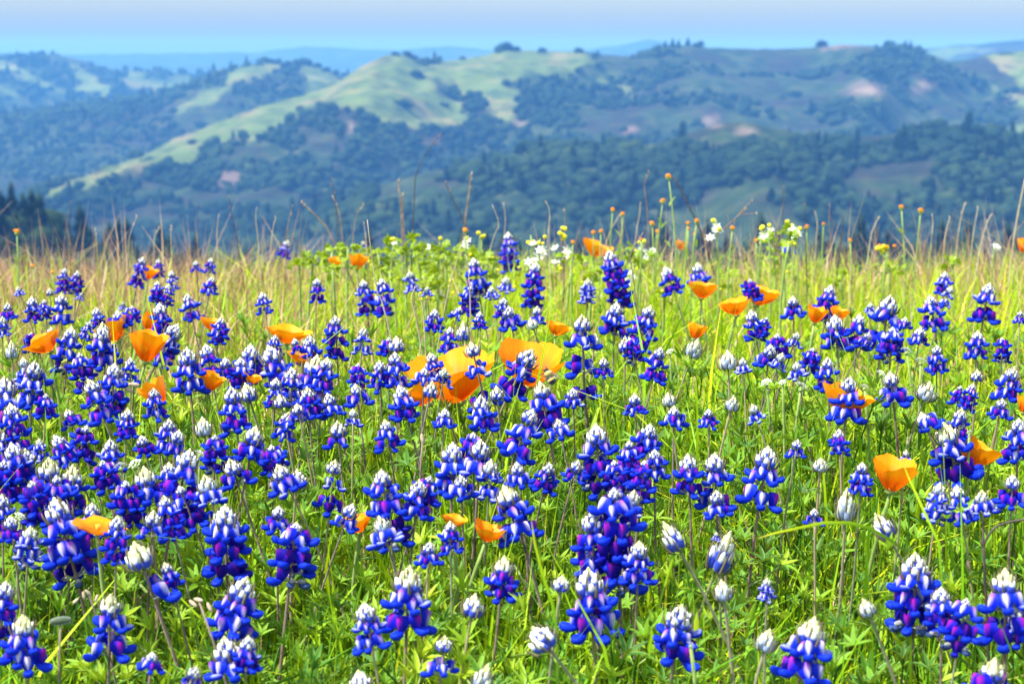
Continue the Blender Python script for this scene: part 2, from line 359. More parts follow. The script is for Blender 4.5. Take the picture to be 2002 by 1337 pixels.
def hill(name, sil, D, foot, run, amp, meadows, label, material='hill', step=6, nrow=90, seed=0, x0=-340, x1=2340, back=.5):
    px = np.arange(x0, x1 + 1, step).astype(float)
    sy = np.interp(px, [p[0] for p in sil], [p[1] for p in sil])
    sy = sy + (fbm(px / 22, px * 0 + seed, seed, 3) - .45) * 5
    Dv = np.interp(px, [d[0] for d in D], [d[1] for d in D]) if hasattr(D, '__len__') else np.full(px.shape, float(D))
    rz = np.array([ray(a, b)[1] for a, b in zip(px, sy)]); rx = (px - 1001) / F_PX * 1.0
    rx = np.array([ray(a, b)[0] for a, b in zip(px, sy)])
    zc = CAMZ + rz * Dv
    ts = np.concatenate([np.linspace(-back, 0, 12, endpoint=False), np.linspace(0, 1, nrow) ** 1.15])
    T, PX = np.meshgrid(ts, px, indexing='ij')
    drop = (zc - foot)[None, :]
    Y = Dv[None, :] - run * T
    Z = zc[None, :] - np.abs(T) ** 1.05 * drop
    X = rx[None, :] * Dv[None, :] + 0 * T
    w_ = np.clip(np.abs(T) * 7, 0, 1)
    sc = amp * 5.5
    rid = 1 - np.abs(2 * fbm(X / sc + T * .9, T * 1.6 + seed, seed + 5, 4) - 1) * 2
    lump = fbm(X / (sc * .35), Y / (sc * .35), seed + 9, 4) - .47
    Y = Y - w_ * amp * 1.2 * (rid - .3)
    Z = Z + w_ * (amp * .5 * (rid - .5) + amp * .45 * lump) * np.clip(T + .6, 0, 1)
    X = X + w_ * amp * .5 * (vnoise(X / sc * 2, T * 4, seed + 3) - .5)
    pxx, pyy = to_px(X, Y, Z)
    jx = (fbm(X / 60, Y / 60, 21, 4) - .47) * 64 + (vnoise(X / 9, Y / 9, 51) - .5) * 12; jy = (fbm(X / 60, Y / 60, 31, 4) - .47) * 34 + (vnoise(X / 9, Y / 9, 61) - .5) * 8
    md = np.zeros(X.shape)
    for dx, dy in ((0, 0), (3, 0), (-3, 0), (0, 2), (0, -2)):
        mm = np.zeros(X.shape, bool)
        for poly in meadows: mm |= in_poly(pxx + jx + dx, pyy + jy + dy, poly)
        md += mm / 5
    md *= (T >= -.06)
    br = np.zeros(X.shape)
    for bx, by, ra, rb in BARE:
        br = np.maximum(br, np.clip(1.25 - np.hypot((pxx + jx * .8 - bx) / ra, (pyy + jy * .8 - by) / rb), 0, 1))
    br = br * .5 * (.4 + .9 * fbm(X / 12, Y / 12, 90, 3)) * (1 - md)
    gg = Geo(); gg.add(np.stack([X, Y, Z], -1).reshape(-1, 3), grid_faces(len(px), len(ts)))
    me = gg.mesh(name, [material])
    a = me.attributes.new('cover', 'FLOAT_COLOR', 'POINT')
    a.data.foreach_set('color', np.stack([md, br, md * 0, md * 0 + 1], -1).ravel())
    HILLS[label] = (X, Y, Z, pxx, pyy, md + br, T)
    tag(mesh_obj(name, me), label, 'hill', kind='structure'); return (X, Y, Z, pxx, pyy, md + br, T)
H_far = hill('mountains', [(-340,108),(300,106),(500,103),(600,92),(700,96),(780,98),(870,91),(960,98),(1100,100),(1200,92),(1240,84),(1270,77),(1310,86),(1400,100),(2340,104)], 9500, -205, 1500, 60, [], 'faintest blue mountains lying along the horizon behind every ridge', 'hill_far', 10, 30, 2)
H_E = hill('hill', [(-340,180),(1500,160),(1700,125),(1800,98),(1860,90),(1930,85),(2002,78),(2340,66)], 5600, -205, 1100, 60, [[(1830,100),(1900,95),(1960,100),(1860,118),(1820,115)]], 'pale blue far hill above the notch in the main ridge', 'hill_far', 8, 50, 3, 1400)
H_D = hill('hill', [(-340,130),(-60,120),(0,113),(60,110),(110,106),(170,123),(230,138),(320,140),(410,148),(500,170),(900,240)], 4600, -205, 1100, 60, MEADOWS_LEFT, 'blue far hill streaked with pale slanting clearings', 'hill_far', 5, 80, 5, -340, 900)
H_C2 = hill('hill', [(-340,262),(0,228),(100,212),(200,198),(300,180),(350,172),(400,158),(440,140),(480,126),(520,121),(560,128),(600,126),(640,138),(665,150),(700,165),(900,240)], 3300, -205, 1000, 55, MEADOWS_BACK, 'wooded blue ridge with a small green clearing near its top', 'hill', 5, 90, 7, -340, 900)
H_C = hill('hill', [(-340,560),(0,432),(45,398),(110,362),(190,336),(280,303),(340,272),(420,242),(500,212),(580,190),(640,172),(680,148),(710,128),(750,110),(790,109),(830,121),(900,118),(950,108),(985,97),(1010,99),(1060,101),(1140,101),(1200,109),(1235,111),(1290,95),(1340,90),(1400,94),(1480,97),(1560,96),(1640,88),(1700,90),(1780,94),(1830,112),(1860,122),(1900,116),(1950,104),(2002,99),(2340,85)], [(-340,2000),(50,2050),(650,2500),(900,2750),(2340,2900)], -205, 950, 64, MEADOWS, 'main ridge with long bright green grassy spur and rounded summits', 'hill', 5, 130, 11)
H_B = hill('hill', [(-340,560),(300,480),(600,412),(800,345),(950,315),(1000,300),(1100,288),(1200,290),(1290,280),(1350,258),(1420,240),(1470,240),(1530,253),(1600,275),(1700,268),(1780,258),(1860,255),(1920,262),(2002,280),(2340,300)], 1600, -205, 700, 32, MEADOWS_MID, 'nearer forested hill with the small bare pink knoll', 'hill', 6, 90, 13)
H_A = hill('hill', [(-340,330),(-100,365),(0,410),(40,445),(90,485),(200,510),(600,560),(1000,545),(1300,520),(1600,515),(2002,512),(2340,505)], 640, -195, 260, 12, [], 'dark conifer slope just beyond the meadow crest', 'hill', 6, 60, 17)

# tree shapes for the far woods
def blob(seed, seg=7, ring=4):
    r0 = random.Random(seed); V, F, A = ellipsoid((0, 0, .5), (.5, .5, .5), seg, ring, Matrix.Rotation(math.pi / 2, 3, 'Y'))
    V = [(v[0] * r0.uniform(.75, 1.2), v[1] * r0.uniform(.75, 1.2), v[2] + r0.uniform(-.07, .07)) for v in V]
    g = Geo(); g.add(V, F, A); return g
def cone_tree(seed, tiers=4, seg=7):
    r0 = random.Random(seed); g = Geo()
    for k in range(tiers):
        z0 = .08 + .75 * k / tiers; z1 = z0 + .42 - .05 * k; rr = .3 * (1 - .8 * k / tiers)
        V = [(rr * r0.uniform(.7, 1.25) * math.cos(6.283 * i / seg), rr * r0.uniform(.7, 1.25) * math.sin(6.283 * i / seg), z0 + r0.uniform(-.03, .03)) for i in range(seg)] + [(r0.uniform(-.02, .02), 0, min(z1, 1.0))]
        g.add(V, [(i, (i + 1) % seg, seg) for i in range(seg)] + [tuple(range(seg - 1, -1, -1))])
    return g
BLOBS = [blob(k, 6, 2) for k in range(4)]; BLOB_BIG = [blob(10 + k, 9, 6) for k in range(4)]; CONES = [cone_tree(k) for k in range(4)]
def mats_of(P, sc, rz, sz=None):
    N = len(P); Mx = np.zeros((N, 4, 4)); c, s = np.cos(rz), np.sin(rz); sz = sc if sz is None else sz
    Mx[:, 0, 0] = c * sc; Mx[:, 0, 1] = -s * sc; Mx[:, 1, 0] = s * sc; Mx[:, 1, 1] = c * sc; Mx[:, 2, 2] = sz; Mx[:, 3, 3] = 1; Mx[:, :3, 3] = P
    return Mx
def woods(name, H, count, h0, h1, conifer, label, seed, lo=-120, hi=2120, dark=0.0, ymax=520):
    X, Y, Z, pxx, pyy, cov, T = H; r2 = np.random.default_rng(seed)
    thr = np.where((pxx > 1130) & (pyy < 270) & (seed == 1), .56, .38)
    ok = (pxx > lo) & (pxx < hi) & (cov < .15) & (T >= -.03) & (pyy < ymax) & (fbm(X / 70, Y / 70, seed, 4) > thr)
    idx = np.flatnonzero(ok.ravel()); idx = r2.choice(idx, min(count, len(idx)), replace=False)
    jit = r2.uniform(-6, 6, (len(idx), 2)); P = np.stack([X.ravel()[idx] + jit[:, 0], Y.ravel()[idx] + jit[:, 1], Z.ravel()[idx] - .8], -1)
    hh = r2.uniform(h0, h1, len(idx)) * (.55 + .9 * r2.random(len(idx)) ** 1.6); kind = r2.random(len(idx)) < conifer; parts = []
    tnt = np.clip(.55 * r2.beta(1.6, 2.2, len(idx)) + .15 - dark + .9 * (fbm(X.ravel()[idx] / 120, Y.ravel()[idx] / 120, 77, 3) - .47), 0, 1)
    for k in range(4):
        s1 = kind & (np.arange(len(idx)) % 4 == k); s2 = ~kind & (np.arange(len(idx)) % 4 == k)
        parts.append((CONES[k], mats_of(P[s1], hh[s1] * 1.3, r2.uniform(0, 6, s1.sum()), hh[s1] * 1.9), tnt[s1] * .35, 0))
        parts.append((BLOBS[k], mats_of(P[s2], hh[s2] * 1.15, r2.uniform(0, 6, s2.sum()), hh[s2] * .85), tnt[s2], 0))
    tag(mesh_obj(name, mass_mesh(name, parts, ['crown'])), label, 'woods', kind='stuff')
woods('woods', H_C, 8500, 6, 10, .05, 'blue green woods covering the flanks of the main ridge', 1)
woods('woods', H_C2, 2600, 7, 11, .1, 'hazy woods on the wooded ridge behind the green spur', 2, -120, 700)
woods('woods', H_B, 5000, 6, 10.5, .1, 'mixed yellow green and dark woods on the nearer hill', 3)
woods('woods', H_D, 1500, 10, 16, .1, 'blue woods on the far streaked hill', 4, -120, 520)
woods('woods', H_A, 1300, 5, 9, .5, 'dark conifer forest just beyond the meadow crest', 5, -150, 2150, .15, 640)

HM = [(1468,257,'the bare pink knoll'), (760,112,'the round grassy summit'), (500,210,'the long green spur'), (995,98,'the second grassy summit'), (1340,92,'the wooded skyline hump'), (1215,170,'the narrow green clearing'), (1770,96,'the notch in the skyline'), (60,400,'the foot of the green spur'), (350,210,'the small back clearing'), (1990,260,'the edge clearing')]
crown_meshes = {}
def far_tree(px, py, H, h, conifer, tint):
    X, Y, Z, pxx, pyy, cov, T = H; k = np.argmin(np.hypot(pxx - px, pyy - py) + 1e3 * (T < -.02))
    loc = (X.ravel()[k], Y.ravel()[k], Z.ravel()[k] - (.08 if conifer else .28) * h); key = (conifer, random.randrange(3), tint)
    if key not in crown_meshes:
        g = Geo()
        if conifer:
            g.put(cone_tree(50 + key[1], 8, 11), Matrix.Translation((0, 0, 0)), tint)
        else:
            r0 = random.Random(key[1])
            for q in range(7): g.put(BLOB_BIG[q % 4], Matrix.Translation((r0.uniform(-.3, .3), r0.uniform(-.3, .3), r0.uniform(.12, .42))) @ Matrix.Scale(r0.uniform(.4, .62), 4), tint * r0.uniform(.5, 1.4))
        tg = Geo(); tg.add(*tube([(0, 0, -.05), (0.01, 0, .15), (0, .01, .5)], [.035, .025, .012], 6))
        crown_meshes[key] = (g.mesh('crown', ['crown']), tg.mesh('trunk', ['bark']))
    c, t = crown_meshes[key]; root = empty('conifer_tree' if conifer else 'oak_tree', loc, random.uniform(0, 6)); root.scale = (h, h, h) if conifer else (h * 1.5, h * 1.5, h * .95)
    mesh_obj('crown', c, root); mesh_obj('trunk', t, root)
    tag(root, '', 'tree', 'dark trees standing out on the hills')
    look = ('tall dark conifer' if conifer else 'rounded dark oak')
    PENDING.append((root, px, py, look, HM, 'tree'))
for px, py, h, cf in [(990,99,17,0),(1003,101,13,0),(972,103,10,0),(1062,103,10,0),(905,118,8,0),(775,110,9,0),(795,111,11,0),(812,115,9,0),(830,121,10,0),(1300,95,15,1),(1314,93,17,1),(1328,92,15,1),(1345,90,16,1),(1290,97,12,0),(1365,92,12,0),(1740,93,14,0),(1770,96,18,1),(1779,95,16,1),(1792,98,12,0),(1805,104,10,0),(1605,92,13,0),(1170,108,11,1),(1130,103,12,0),(808,148,12,0),(823,153,8,0),(335,325,10,0),(312,335,13,0),(372,283,8,0),(225,345,6,0),(925,215,12,0),(785,205,13,0),(795,212,12,0),(872,210,9,0)]:
    far_tree(px, py, H_C, h, cf, .2 if not cf else .12)
for px, py, h, cf in [(522,122,16,0),(540,124,13,0),(585,127,16,0),(600,128,15,0),(620,133,14,0),(638,140,13,0),(360,175,13,0),(385,170,12,0),(355,190,14,0)]:
    far_tree(px, py, H_C2, h, cf, .2)
for px, py, h, cf in [(1632,310,13,1),(1645,305,15,1),(1660,312,16,1),(1675,306,15,1),(1688,315,13,1),(1640,330,14,0),(1700,300,10,0),(1485,335,13,1),(1560,340,11,0),(1575,345,12,0),(1325,325,11,0),(1880,335,15,1),(1890,350,13,1),(1850,285,10,1),(1925,290,16,1),(1945,288,15,1),(1960,300,17,1),(1975,295,15,1),(1990,310,18,1),(1815,300,9,0),(1760,285,11,1),(1040,275,15,0),(1058,272,12,0),(1430,345,9,0),(1255,300,9,0),(1510,390,13,1),(1345,365,10,1),(1880,210,9,0)]:
    far_tree(px, py, H_B, h, cf, .15 if not cf else .1)
for px, py, h in [(-12,385,11),(6,402,12),(24,415,11),(42,428,12),(62,440,10),(80,452,11),(100,462,10),(122,468,9),(150,474,10),(178,478,9),(205,482,8),(270,486,9),(300,486,10),(325,488,8)]:
    far_tree(px, py + 20, H_A, h, 1, .08)

# haze: one closed box of even, pale air round everything; the sky stays outside it
hz, n, l, p, o = mat('haze'); n.remove(p)
pv = n.new('ShaderNodeVolumePrincipled'); pv.inputs['Color'].default_value = (.10, .335, .90, 1); pv.inputs['Absorption Color'].default_value = (.55, .55, .8, 1); pv.inputs['Density'].default_value = 2.0e-4; pv.inputs['Anisotropy'].default_value = 0.0
l.new(pv.outputs[0], o.inputs['Volume'])
bx = [(-8700, -30, -235), (8700, -30, -235), (8700, 14300, -235), (-8700, 14300, -235), (-8700, -30, 72), (8700, -30, 72), (8700, 14300, 72), (-8700, 14300, 72)]
hm = bpy.data.meshes.new('haze'); hm.from_pydata(bx, [], [(0, 3, 2, 1), (4, 5, 6, 7), (0, 1, 5, 4), (1, 2, 6, 5), (2, 3, 7, 6), (3, 0, 4, 7)]); hm.materials.append(hz)
tag(mesh_obj('haze', hm), 'pale blue haze filling the air over the valley and hills', 'haze', kind='stuff')

# ================================================================== MEADOW MASS
def leaflet_geo(L=1.0, W=.26, curl=0.15, fold=.35, seg=4):
    """points along +X, folded along its midrib"""
    V = []; A = []
    for j in range(seg + 1):
        v = j / seg; wd = W * .5 * math.sin(math.pi * min(1, v ** .75 * .93 + .05)) ** .8 if j < seg else .01
        z = curl * L * (v * v) ; 
        for u in (-1, 0, 1): V.append((L * v, u * wd * L, -z + abs(u) * fold * wd * L)); A.append((0, v, abs(u)))
    return V, grid_faces(3, seg + 1), A
def palmate(seed, nl=7, seg=3, petiole=True):
    """palmate lupine leaf of unit leaflet length, hub at the origin, petiole downwards"""
    r0 = random.Random(seed); g = Geo()
    lift = r0.uniform(.35, 1.15)
    for k in range(nl):
        an = 2 * math.pi * (k + r0.uniform(-.15, .15)) / nl; L = r0.uniform(.78, 1.08) * (1 - .15 * math.cos(an))
        V, F, A = leaflet_geo(L, r0.uniform(.17, .24), r0.uniform(-.1, .25), r0.uniform(.3, .9), seg)
        Mx = Matrix.Rotation(an, 4, 'Z') @ Matrix.Rotation(-(lift + r0.uniform(-.2, .25)), 4, 'Y')
        gg = Geo(); gg.add(V, F, A); g.put(gg, Mx)
    if petiole:
        V, F, A = tube([(r0.uniform(-.3, .3), r0.uniform(-.3, .3), -3.2), (0.05, 0, -1.2), (0, 0, .02)], [.06, .05, .045], 3); g.add(V, F[:-2], [(0, .5, 0)] * len(V))
    return g
PALM = [palmate(k, 7 if k % 3 else 8, 3) for k in range(8)]
def blade_geo(seed, seg=4, bend=.35, width=.014):
    r0 = random.Random(seed); V = []; A = []; tw = r0.uniform(-.8, .8)
    for j in range(seg + 1):
        v = j / seg; wd = width * (1 - v ** 1.7) + .0006; an = tw * v
        x = bend * v ** 2.2; z = v * (1 - .25 * bend * v * v)
        for u in (-1, 1): V.append((x + u * wd * math.sin(an), u * wd * math.cos(an), z)); A.append((0, v, 0))
    g = Geo(); g.add(V, grid_faces(2, seg + 1), A); return g
BLADES = [blade_geo(k, 3, [.1, .25, .45, .7, .05, .95][k], .011) for k in range(6)]
def orient(P, sc, rz, tilt, taz, sz=None):
    """scale, spin about Z, then lean by tilt towards azimuth taz"""
    N = len(P); B = mats_of(np.zeros((N, 3)), sc, rz, sz)
    kx, ky = -np.sin(taz), np.cos(taz); c, s = np.cos(tilt), np.sin(tilt)
    Q = np.zeros((N, 4, 4)); C = 1 - c
    Q[:, 0, 0] = c + kx * kx * C; Q[:, 0, 1] = kx * ky * C; Q[:, 0, 2] = ky * s
    Q[:, 1, 0] = kx * ky * C; Q[:, 1, 1] = c + ky * ky * C; Q[:, 1, 2] = -kx * s
    Q[:, 2, 0] = -ky * s; Q[:, 2, 1] = kx * s; Q[:, 2, 2] = c; Q[:, 3, 3] = 1
    Mx = np.einsum('nij,njk->nik', Q, B); Mx[:, :3, 3] = P; return Mx
def scatter(N, d0, d1, side=.33, extra=.5, seed=0, power=1.0):
    N = int(N * (side * (d0 + d1) / 2 + extra) / (side * (d0 + d1) / 2 + .25))
    r2 = np.random.default_rng(seed); y = d0 + (d1 - d0) * r2.random(N * 3) ** power
    wmax = side * d1 + extra; x = r2.uniform(-wmax, wmax, N * 3); ok = np.abs(x) < side * y + extra
    x, y = x[ok][:N], y[ok][:N]; return x, y, ground_z(x, y), r2
def patchy(x, y, s, sc=6): return fbm(x * sc, y * sc, s, 3)
parts = []
def leaf_layer(N, d0, d1, zlo, zhi, s0, s1, seed, thr=0.0):
    x, y, z, r2 = scatter(N, d0, d1, seed=seed)
    keep = patchy(x, y, 5, 9) > thr; x, y, z = x[keep], y[keep], z[keep]; N = len(x)
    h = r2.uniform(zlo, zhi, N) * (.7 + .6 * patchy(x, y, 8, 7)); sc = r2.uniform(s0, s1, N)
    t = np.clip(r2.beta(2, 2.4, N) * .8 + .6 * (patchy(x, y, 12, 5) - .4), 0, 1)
    Mx = orient(np.stack([x, y, z + h], -1), sc, r2.uniform(0, 6.28, N), np.abs(r2.normal(0, .38, N)), r2.uniform(0, 6.28, N))
    for k in range(8): s_ = np.arange(N) % 8 == k; parts.append((PALM[k], Mx[s_], t[s_], 0))
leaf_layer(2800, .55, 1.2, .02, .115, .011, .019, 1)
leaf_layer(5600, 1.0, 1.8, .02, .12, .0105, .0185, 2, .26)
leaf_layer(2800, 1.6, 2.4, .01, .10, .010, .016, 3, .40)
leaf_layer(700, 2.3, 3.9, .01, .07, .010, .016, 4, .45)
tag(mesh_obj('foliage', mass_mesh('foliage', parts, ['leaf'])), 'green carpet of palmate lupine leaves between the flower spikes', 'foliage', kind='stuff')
parts = []
def blade_layer(N, d0, d1, h0, h1, wide, seed, tint=(2, 2.4, .9, 0), lean=.22, side=.33, thr=0, sel=None, out=None, boost=1.0):
    x, y, z, r2 = scatter(N, d0, d1, side=side, seed=seed)
    keep = patchy(x, y, seed + 40, 8) > thr
    if sel is not None: keep &= sel(x, y, r2)
    x, y, z = x[keep], y[keep], z[keep]; N = len(x)
    h = (h0 + (h1 - h0) * r2.random(N) ** 1.8) * (.75 + .5 * patchy(x, y, 3, 4)) * boost
    t = np.clip(r2.beta(tint[0], tint[1], N) * tint[2] + tint[3], 0, 1)
    sc = r2.uniform(.0009, .0019, N) * wide
    Mx = orient(np.stack([x, y, z - .004], -1), h, r2.uniform(0, 6.28, N), np.abs(r2.normal(0, lean, N)), r2.uniform(0, 6.28, N))
    Mx[:, :3, 1] *= (sc / (.011 * h))[:, None]      # blade width independent of blade length
    for k in range(6): s_ = np.arange(N) % 6 == k; (parts if out is None else out).append((BLADES[k], Mx[s_], t[s_], 0))
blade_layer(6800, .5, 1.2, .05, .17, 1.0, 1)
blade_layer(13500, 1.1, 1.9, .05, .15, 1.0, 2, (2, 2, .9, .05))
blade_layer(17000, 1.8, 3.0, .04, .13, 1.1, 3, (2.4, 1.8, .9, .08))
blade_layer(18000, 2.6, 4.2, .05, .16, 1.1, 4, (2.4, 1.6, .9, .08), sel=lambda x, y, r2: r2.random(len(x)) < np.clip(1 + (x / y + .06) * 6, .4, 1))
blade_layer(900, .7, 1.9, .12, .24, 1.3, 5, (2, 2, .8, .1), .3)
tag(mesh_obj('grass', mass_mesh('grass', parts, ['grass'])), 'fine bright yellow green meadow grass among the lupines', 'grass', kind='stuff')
parts = []
tan = lambda x, y, r2: (r2.random(len(x)) < np.clip(.2 + 2.2 * np.clip((-.05 - x / y) * 5, 0, 1) * np.clip((y - 1.6) * 1.2, 0, 1) + .5 * np.clip((x / y - .12) * 8, 0, 1) * np.clip(y - 2.6, 0, 1), 0, 1))
blade_layer(32000, 1.7, 4.4, .05, .16, .85, 11, (2, 2, 1, 0), .25, sel=tan)
blade_layer(6500, 2.8, 4.2, .09, .24, .55, 12, (2, 1.6, 1, 0), .22, sel=lambda x, y, r2: r2.random(len(x)) < np.where((x / y > -.10) & (x / y < .02), .10, np.where(x / y > .12, .55, .5)))
blade_layer(2600, .7, 1.9, .04, .13, .8, 13, (2, 2, 1, 0), .5)
tag(mesh_obj('dry_grass', mass_mesh('dry_grass', parts, ['dry'])), 'tan dry grass blades thick along the meadow crest', 'dry grass', kind='stuff')
# small fallen bits and low clover-like leaves close to the soil
parts = []
x, y, z, r2 = scatter(3800, .6, 3.2, seed=31)
lf = Geo(); lf.add(*leaflet_geo(1, .5, .2, .3, 3))
parts.append((lf, orient(np.stack([x, y, z + r2.uniform(.0, .03, len(x))], -1), r2.uniform(.008, .02, len(x)), r2.uniform(0, 6.28, len(x)), r2.uniform(0, 1.0, len(x)), r2.uniform(0, 6.28, len(x))), r2.random(len(x)), 0))
tag(mesh_obj('ground_cover', mass_mesh('ground_cover', parts, ['coarse'])), 'low broad leaves close to the soil under the grass', 'ground cover', kind='stuff')

# ================================================================== POPPIES
POPPY_MARKS = []
def petal_geo(h, openness, half, wav, seed, nu=17, nv=11):
    """petal of height h; openness 0 = closed cup, 1 = flat; half = half angle subtended; grows from the origin towards +X/+Z"""
    r0 = random.Random(seed); V = []; A = []; ph = [r0.uniform(0, 6) for _ in range(4)]
    for j in range(nv):
        v = j / (nv - 1)
        for i in range(nu):
            u = -1 + 2 * i / (nu - 1)
            vv = v * (1 - .34 * abs(u) ** 2.6 + .02 * math.sin(u * 7 + ph[0]) + .015 * math.sin(u * 17 + ph[1]))
            rr = h * (.10 + (.35 + .75 * openness) * vv ** .9 * (1 - .25 * (1 - openness) * vv))
            zz = h * (1.0 - .72 * openness) * (vv ** 1.15)
            an = u * half * min(1, (.25 + 1.1 * v) ** .7)
            rr *= 1 + .045 * wav * v * math.sin(u * 9 + ph[2]); zz += h * .04 * wav * v * v * math.sin(u * 6 + ph[3])
            V.append((rr * math.cos(an), rr * math.sin(an), zz)); A.append((0, v, (u + 1) / 2))
    g = Geo(); g.add(V, grid_faces(nu, nv), A)
    return g
pet_cache = {}
def petal_mesh(op, k, outer):
    key = (round(op, 1), k, outer)
    if key not in pet_cache: pet_cache[key] = petal_geo(1.0, key[0], 1.22, 1.0, hash(key) % 1000).mesh('petal', ['poppy_outer' if outer else 'poppy_inner'])
    return pet_cache[key]
sg = Geo()
for k in range(26):
    an = k * 2.4; a = .03 + .10 * (k % 5) / 5; sg.add(*tube([(.02 * math.cos(an), .02 * math.sin(an), .05), (a * math.cos(an), a * math.sin(an), .36 + .01 * (k % 4))], [.01, .018], 4))
STAMENS = sg.mesh('stamens', ['stamen'])
rg = Geo(); rg.add(*tube([(0, 0, -.1), (0, 0, -.03), (0, 0, .04)], [.05, .16, .1], 10)); RIM = rg.mesh('receptacle', ['green_stalk'])
def stem_mesh(name, base, top, r0_, r1_, matk, bend=.1, sides=6, seg=7):
    b = Vector(base); t = Vector(top); side = Vector((random.uniform(-1, 1), random.uniform(-1, 1), 0)) * (t - b).length * bend; pts = []
    for k in range(seg + 1):
        v = k / seg; pts.append(b.lerp(t, v) + side * math.sin(math.pi * v))
    g = Geo(); g.add(*tube(pts, [r0_ + (r1_ - r0_) * k / seg for k in range(seg + 1)], sides)); return g.mesh(name, [matk])
def poppy(px, py, wpx, hpx, tilt, taz, label, op=None, mark=None, d=None):
    """px,py: top centre of the cup in the photograph; wpx,hpx its size"""
    d = d or depth_of(py + hpx * .2) * (.985 if px in (98, 285, 318, 560, 190, 1742) else 1.01 if px == 1643 else 1.04); W = wpx * d / F_PX; Hh = hpx * d / F_PX
    op = min(.95, max(.12, (W / Hh) / 3.0 - .05)) if op is None else op
    rad = (.10 + (.35 + .75 * op) * (1 - .25 * (1 - op))); s = 1.2 * W / (2 * rad)
    c = at(px, py + hpx, d); gz = float(ground_z(c.x, c.y)); base = Vector((c.x + random.uniform(-.02, .02), c.y + .02, gz))
    root = empty('poppy', base); cl = c - base; tag(root, label, 'poppy', 'orange poppies in the meadow')
    mesh_obj('stem', stem_mesh('stem', (0, 0, -.01), cl, .0017, .0013, 'green_stalk', .08), root)
    rot = (Matrix.Rotation(taz, 4, 'Z') @ Matrix.Rotation(tilt, 4, 'Y') @ Matrix.Rotation(-taz + random.uniform(0, 1.5), 4, 'Z')).to_euler()
    hub = mesh_obj('receptacle', RIM, root, cl, rot, s)
    for k in range(4):
        e = (rot.to_matrix() @ Matrix.Rotation(k * math.pi / 2 + random.uniform(-.12, .12), 3, 'Z')).to_euler()
        mesh_obj('petal', petal_mesh(min(.95, max(.1, op + random.choice((-.1, 0, 0, .1)))), k, k % 2 == 1), root, cl, e, s * (1 if k % 2 else .97))
    mesh_obj('stamens', STAMENS, root, cl, rot, s)
    if mark: POPPY_MARKS.append((px, py + hpx / 2, mark))
    return root
PP = [
 (98,645,64,42,.5,math.pi,'yellow orange poppy cup tipped toward the frame edge, beside blue lupines','the tipped edge poppy'),
 (285,640,68,66,.15,0,'tall golden poppy cup, tallest among the tight cluster of three','the tall golden poppy'),
 (232,620,62,45,.5,math.pi,'orange poppy half hidden behind dark violet lupine',None),
 (290,606,32,40,.2,0,'narrow orange poppy standing behind the tall golden cup',None),
 (411,620,40,24,.3,0,'small yellow orange poppy behind a short lupine in tan grass','the small tan-grass poppy'),
 (560,633,76,38,.1,0,'wide shallow golden poppy alone in front of dry grass','the wide shallow poppy'),
 (590,686,62,26,.2,0,'orange poppy mostly hidden behind clustered white tipped lupines',None),
 (318,730,52,60,.55,math.pi,'folded orange poppy leaning sideways beside a dark stemmed lupine','the folded orange poppy'),
 (405,722,46,42,.4,0,'orange poppy scrap showing behind the tall dark stemmed lupine',None),
 (482,724,40,30,.3,0,'orange poppy glimpsed between two large lupine clumps',None),
 (697,492,32,34,.3,0,'orange poppy beside the yellow green leafy plant on crest','the crest poppy by the leaves'),
 (652,502,24,22,.2,0,'tiny orange poppy far back on the crest',None),
 (1160,467,54,34,.35,0,'orange poppy with wavy rim standing up on the crest','the wavy crest poppy'),
 (1330,470,24,18,.2,0,'small orange poppy among fiddlenecks on the crest',None),
 (1371,545,46,38,.2,0,'orange poppy directly behind a slim two-tiered lupine','the slim-lupine poppy'),
 (1440,582,56,34,.2,math.pi,'shallow orange poppy overlapping the flared poppy beside it',None),
 (1478,548,58,48,.35,0,'flared golden poppy behind a round dark blue lupine','the flared golden poppy'),
 (1592,597,38,34,.2,0,'small orange poppy beside the pointed lupine in green grass',None),
 (1638,600,36,26,.2,0,'orange poppy scrap behind the pointed white tipped lupine',None),
 (1357,628,34,34,.3,0,'red orange poppy low in the grass near small buds',None),
 (1086,626,42,30,.3,0,'red orange poppy behind the big pair of open poppies',None),
 (893,688,162,96,.22,-2.5,'largest poppy, wide open orange with golden back petals','the largest open poppy'),
 (1034,668,112,84,.22,-1.3,'wide golden poppy just behind the lupine with the bumblebee','the bumblebee poppy'),
 (1643,748,84,62,.25,0,'golden poppy cup behind a two-tiered white tipped lupine','the cup behind the white-tipped lupine'),
 (1742,893,88,66,.1,0,'single clear golden poppy cup standing free of lupines','the free-standing golden cup'),
 (1882,832,80,80,.5,0,'orange poppy behind the tall steep blue lupine','the poppy behind the tall lupine'),
 (2000,770,34,36,.3,0,'orange poppy petal cut by the frame edge',None),
 (190,1012,100,32,.15,0,'flat golden poppy low behind a palmate lupine leaf','the low flat golden poppy'),
 (704,1002,52,38,.3,math.pi,'golden poppy half hidden behind the tall violet lupine','the poppy behind the violet lupine'),
 (885,1005,48,24,.2,0,'golden poppy scrap behind a small white tipped bud spike',None),
 (950,1018,56,40,.3,0,'orange poppy low behind the two-tiered lupine in grass','the low orange poppy'),
 (836,738,84,52,.5,3.0,'deep orange drooping poppy petals tucked under the largest open poppy',None),
 (1998,458,26,36,.3,0,'orange poppy at the crest cut by the frame edge','the crest-edge poppy'),
 (288,520,32,26,.2,0,'orange poppy behind small crest lupines in dry grass','the dry-grass poppy')]
for a in PP: poppy(a[0], a[1], a[2], a[3], a[4], a[5], a[6], mark=a[7])
